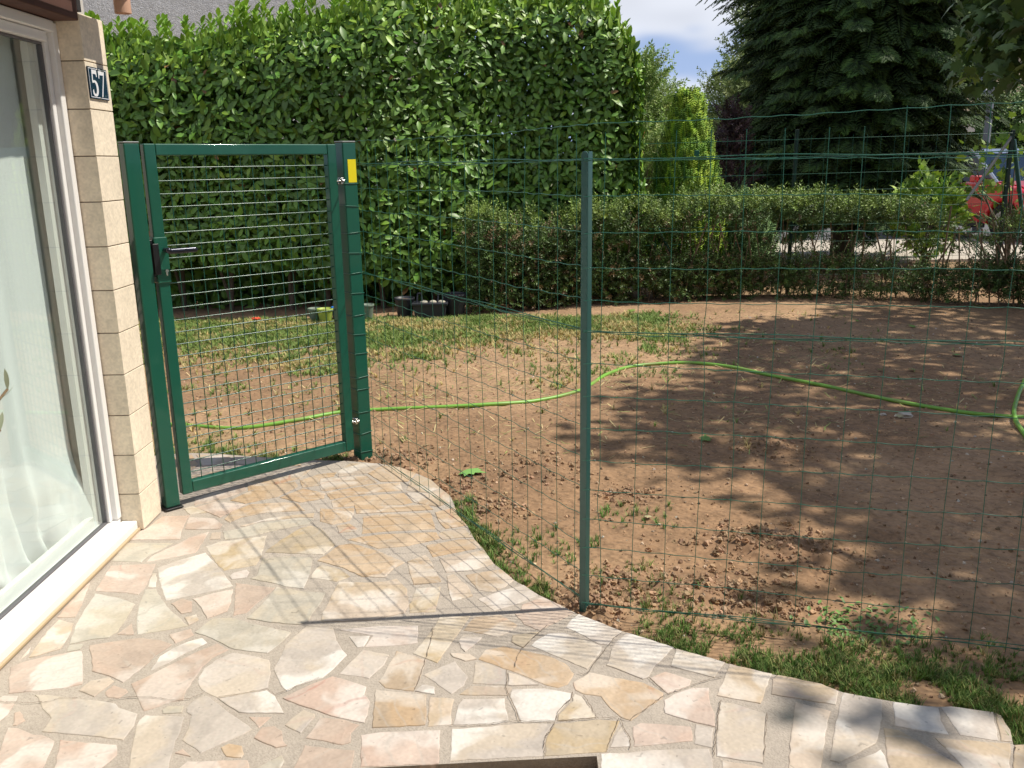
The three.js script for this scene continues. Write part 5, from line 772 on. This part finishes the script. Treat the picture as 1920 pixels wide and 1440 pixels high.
{
  const wallM = std([0.60, 0.47, 0.36], 0.95, { map: T.grain }), white = std([0.75, 0.75, 0.76], 0.5), tile = std([0.12, 0.065, 0.05], 0.9), pane = std([0.05, 0.06, 0.08], 0.1);
  const h = thing('far_house', 'beige rendered house with white window trim across the road', 'house', [15.5, -0.1, -31], 0.5);
  part('wall', cubeUV(box(-1.2, 9, 0, 6.2, -7, 0)), wallM, h); part('roof', [box(-1.7, 9.5, 6.2, 6.35, -7.5, 0.5), cyl([-1.6, 6.3, -3.5], [9.4, 6.3, -3.5], 2.2, 2.2, 3)], tile, h);
  for (const [x, w] of [[-0.85, 0.3], [0.75, 0.55], [4.6, 0.55]]) { const s = part('window_trim', box(x - w / 2, x + w / 2, 2.5, 4.6, 0.002, 0.06), white, h); part('pane', box(x - w * 0.3, x + w * 0.3, 2.7, 4.4, 0.062, 0.08), pane, s); }
  const p = thing('far_porch', 'low beige outbuilding with brown tiled roof beside the far house', 'building', [14.0, -0.1, -29.2], 0.3);
  part('wall', cubeUV(box(-2.6, 1.0, 0, 2.25, -1.4, 0.4)), wallM, p); part('gutter', box(-2.8, 1.2, 2.25, 2.36, 0.4, 0.62), white, p); part('opening', box(-1.1, 0.6, 0.9, 1.9, 0.402, 0.42), std([0.28, 0.17, 0.12], 0.9), p);
  const rf = part('roof', new THREE.ExtrudeGeometry(new THREE.Shape([[0.7, 2.34], [-1.4, 3.5], [-1.4, 2.26], [0.4, 2.26]].map(([a, b]) => new THREE.Vector2(a, b))), { depth: 3.9, bevelEnabled: false }).rotateY(-Math.PI / 2).translate(1.15, 0, 0), tile, p); for (let k = 0; k < 9; k++) part('tile_row', cyl([-2.75, 2.40 + k * 0.126, 0.66 - k * 0.228], [1.15, 2.40 + k * 0.126, 0.66 - k * 0.228], 0.035, 0.035, 6), tile, rf);
  const g = thing('neighbour_house', 'neighbouring house with grey roughcast gable wall above the laurel hedge', 'house', [-8, -0.1, -16.4], 0.42);
  part('gable_wall', cubeUV(box(-8, 6.05, 0, 7.2, -8, 0)), std([0.66, 0.64, 0.645], 1, { map: T.grain, bumpMap: T.bumpFine, bumpScale: 0.03 }), g); part('roof', box(-8.4, 6.4, 7.2, 7.4, -8.4, 0.4), tile, g);
  part('side_wall', cubeUV(box(6.06, 7.6, 0, 4.22, -8, -0.4)), std([0.62, 0.53, 0.43], 0.95, { map: T.grain }), g); part('side_roof', [box(6.06, 8.05, 4.22, 4.36, -8.3, -0.2), cyl([6.1, 4.4, -0.25], [8.05, 4.4, -0.25], 0.1, 0.1, 8)], std([0.42, 0.22, 0.15], 0.9), g, 'terracotta tiled eave');
}
// ---------------------------------------------------------------- unseen house wing, added behind the terrace to block sky light
{
  const w = thing('added_house_wing', 'unseen house wing with brown shutter doors, added behind the terrace to block sky light', 'house', [0, 0, 2.4]);
  part('wall', cubeUV(box(-5, 7.5, -0.12, 4.6, 0, 0.3)), std([0.30, 0.245, 0.19], 0.95, { map: T.grain }), w); part('eave', box(-5.3, 7.8, 4.6, 4.75, -0.5, 0.8), M.soffit, w);
  for (const x of [-0.6, 2.4]) { const d = part('shutter_door', rbox(x, x + 1.2, 0.02, 2.2, -0.05, -0.002, 0.004), std([0.10, 0.06, 0.04], 0.7), w); part('panel', rbox(x + 0.15, x + 1.05, 0.2, 2.0, -0.062, -0.051, 0.004), std([0.08, 0.045, 0.03], 0.7), d); }
}
// ---------------------------------------------------------------- olive sapling against the window
{
  const R = rng(606), o = thing('olive_sapling', 'olive sapling with narrow grey green leaves in front of the window', 'plant', [-1.22, 0, -1.45]); const pot = [[0, 0], [0.10, 0], [0.14, 0.26], [0.15, 0.27], [0.13, 0.27], [0, 0.24]].map(([a, b]) => new THREE.Vector2(a, b));
  part('pot', new THREE.LatheGeometry(pot, 24), M.terracotta, o); part('trunk', cyl([0, 0.2, 0], [-0.01, 0.75, -0.02], 0.012, 0.008), M.bark, o); const lg = leafGeo(0.048, 0.011, 4, 0.15, 0.1), mats = [[0.19, 0.235, 0.13], [0.27, 0.30, 0.20], [0.13, 0.18, 0.085]].map((c) => std(c, 0.6, { side: THREE.DoubleSide }));
  for (const [dx, y0, y1, dz] of [[0.15, 0.6, 0.97, -0.35], [0.13, 0.62, 1.03, -0.34], [0.12, 0.55, 0.88, -0.35], [0.06, 0.6, 0.95, 0.1], [-0.02, 0.65, 1.0, 0.05]]) { const A = V(-0.01, y0, -0.01), B = V(dx, y1, dz), b = part('branch', tube([A, A.clone().lerp(B, 0.5).add(V(0, 0.03, 0)), B], 0.003, 10, 5), M.twig, o); for (let k = 0; k < 11; k++) { const p = A.clone().lerp(B, 0.3 + 0.07 * k), m = part('leaf', lg, mats[k % 3], b); m.position.copy(p).add(V(0, 0.03 * (1 - Math.abs(k / 5 - 1)), 0)); m.quaternion.copy(frameQ(B.clone().sub(A).normalize().addScaledVector(rv(R), 0.9), rv(R))); } }
}
scene.traverse((m) => { if (m.isMesh) m.castShadow = m.receiveShadow = true; });
renderer.render(scene, camera);
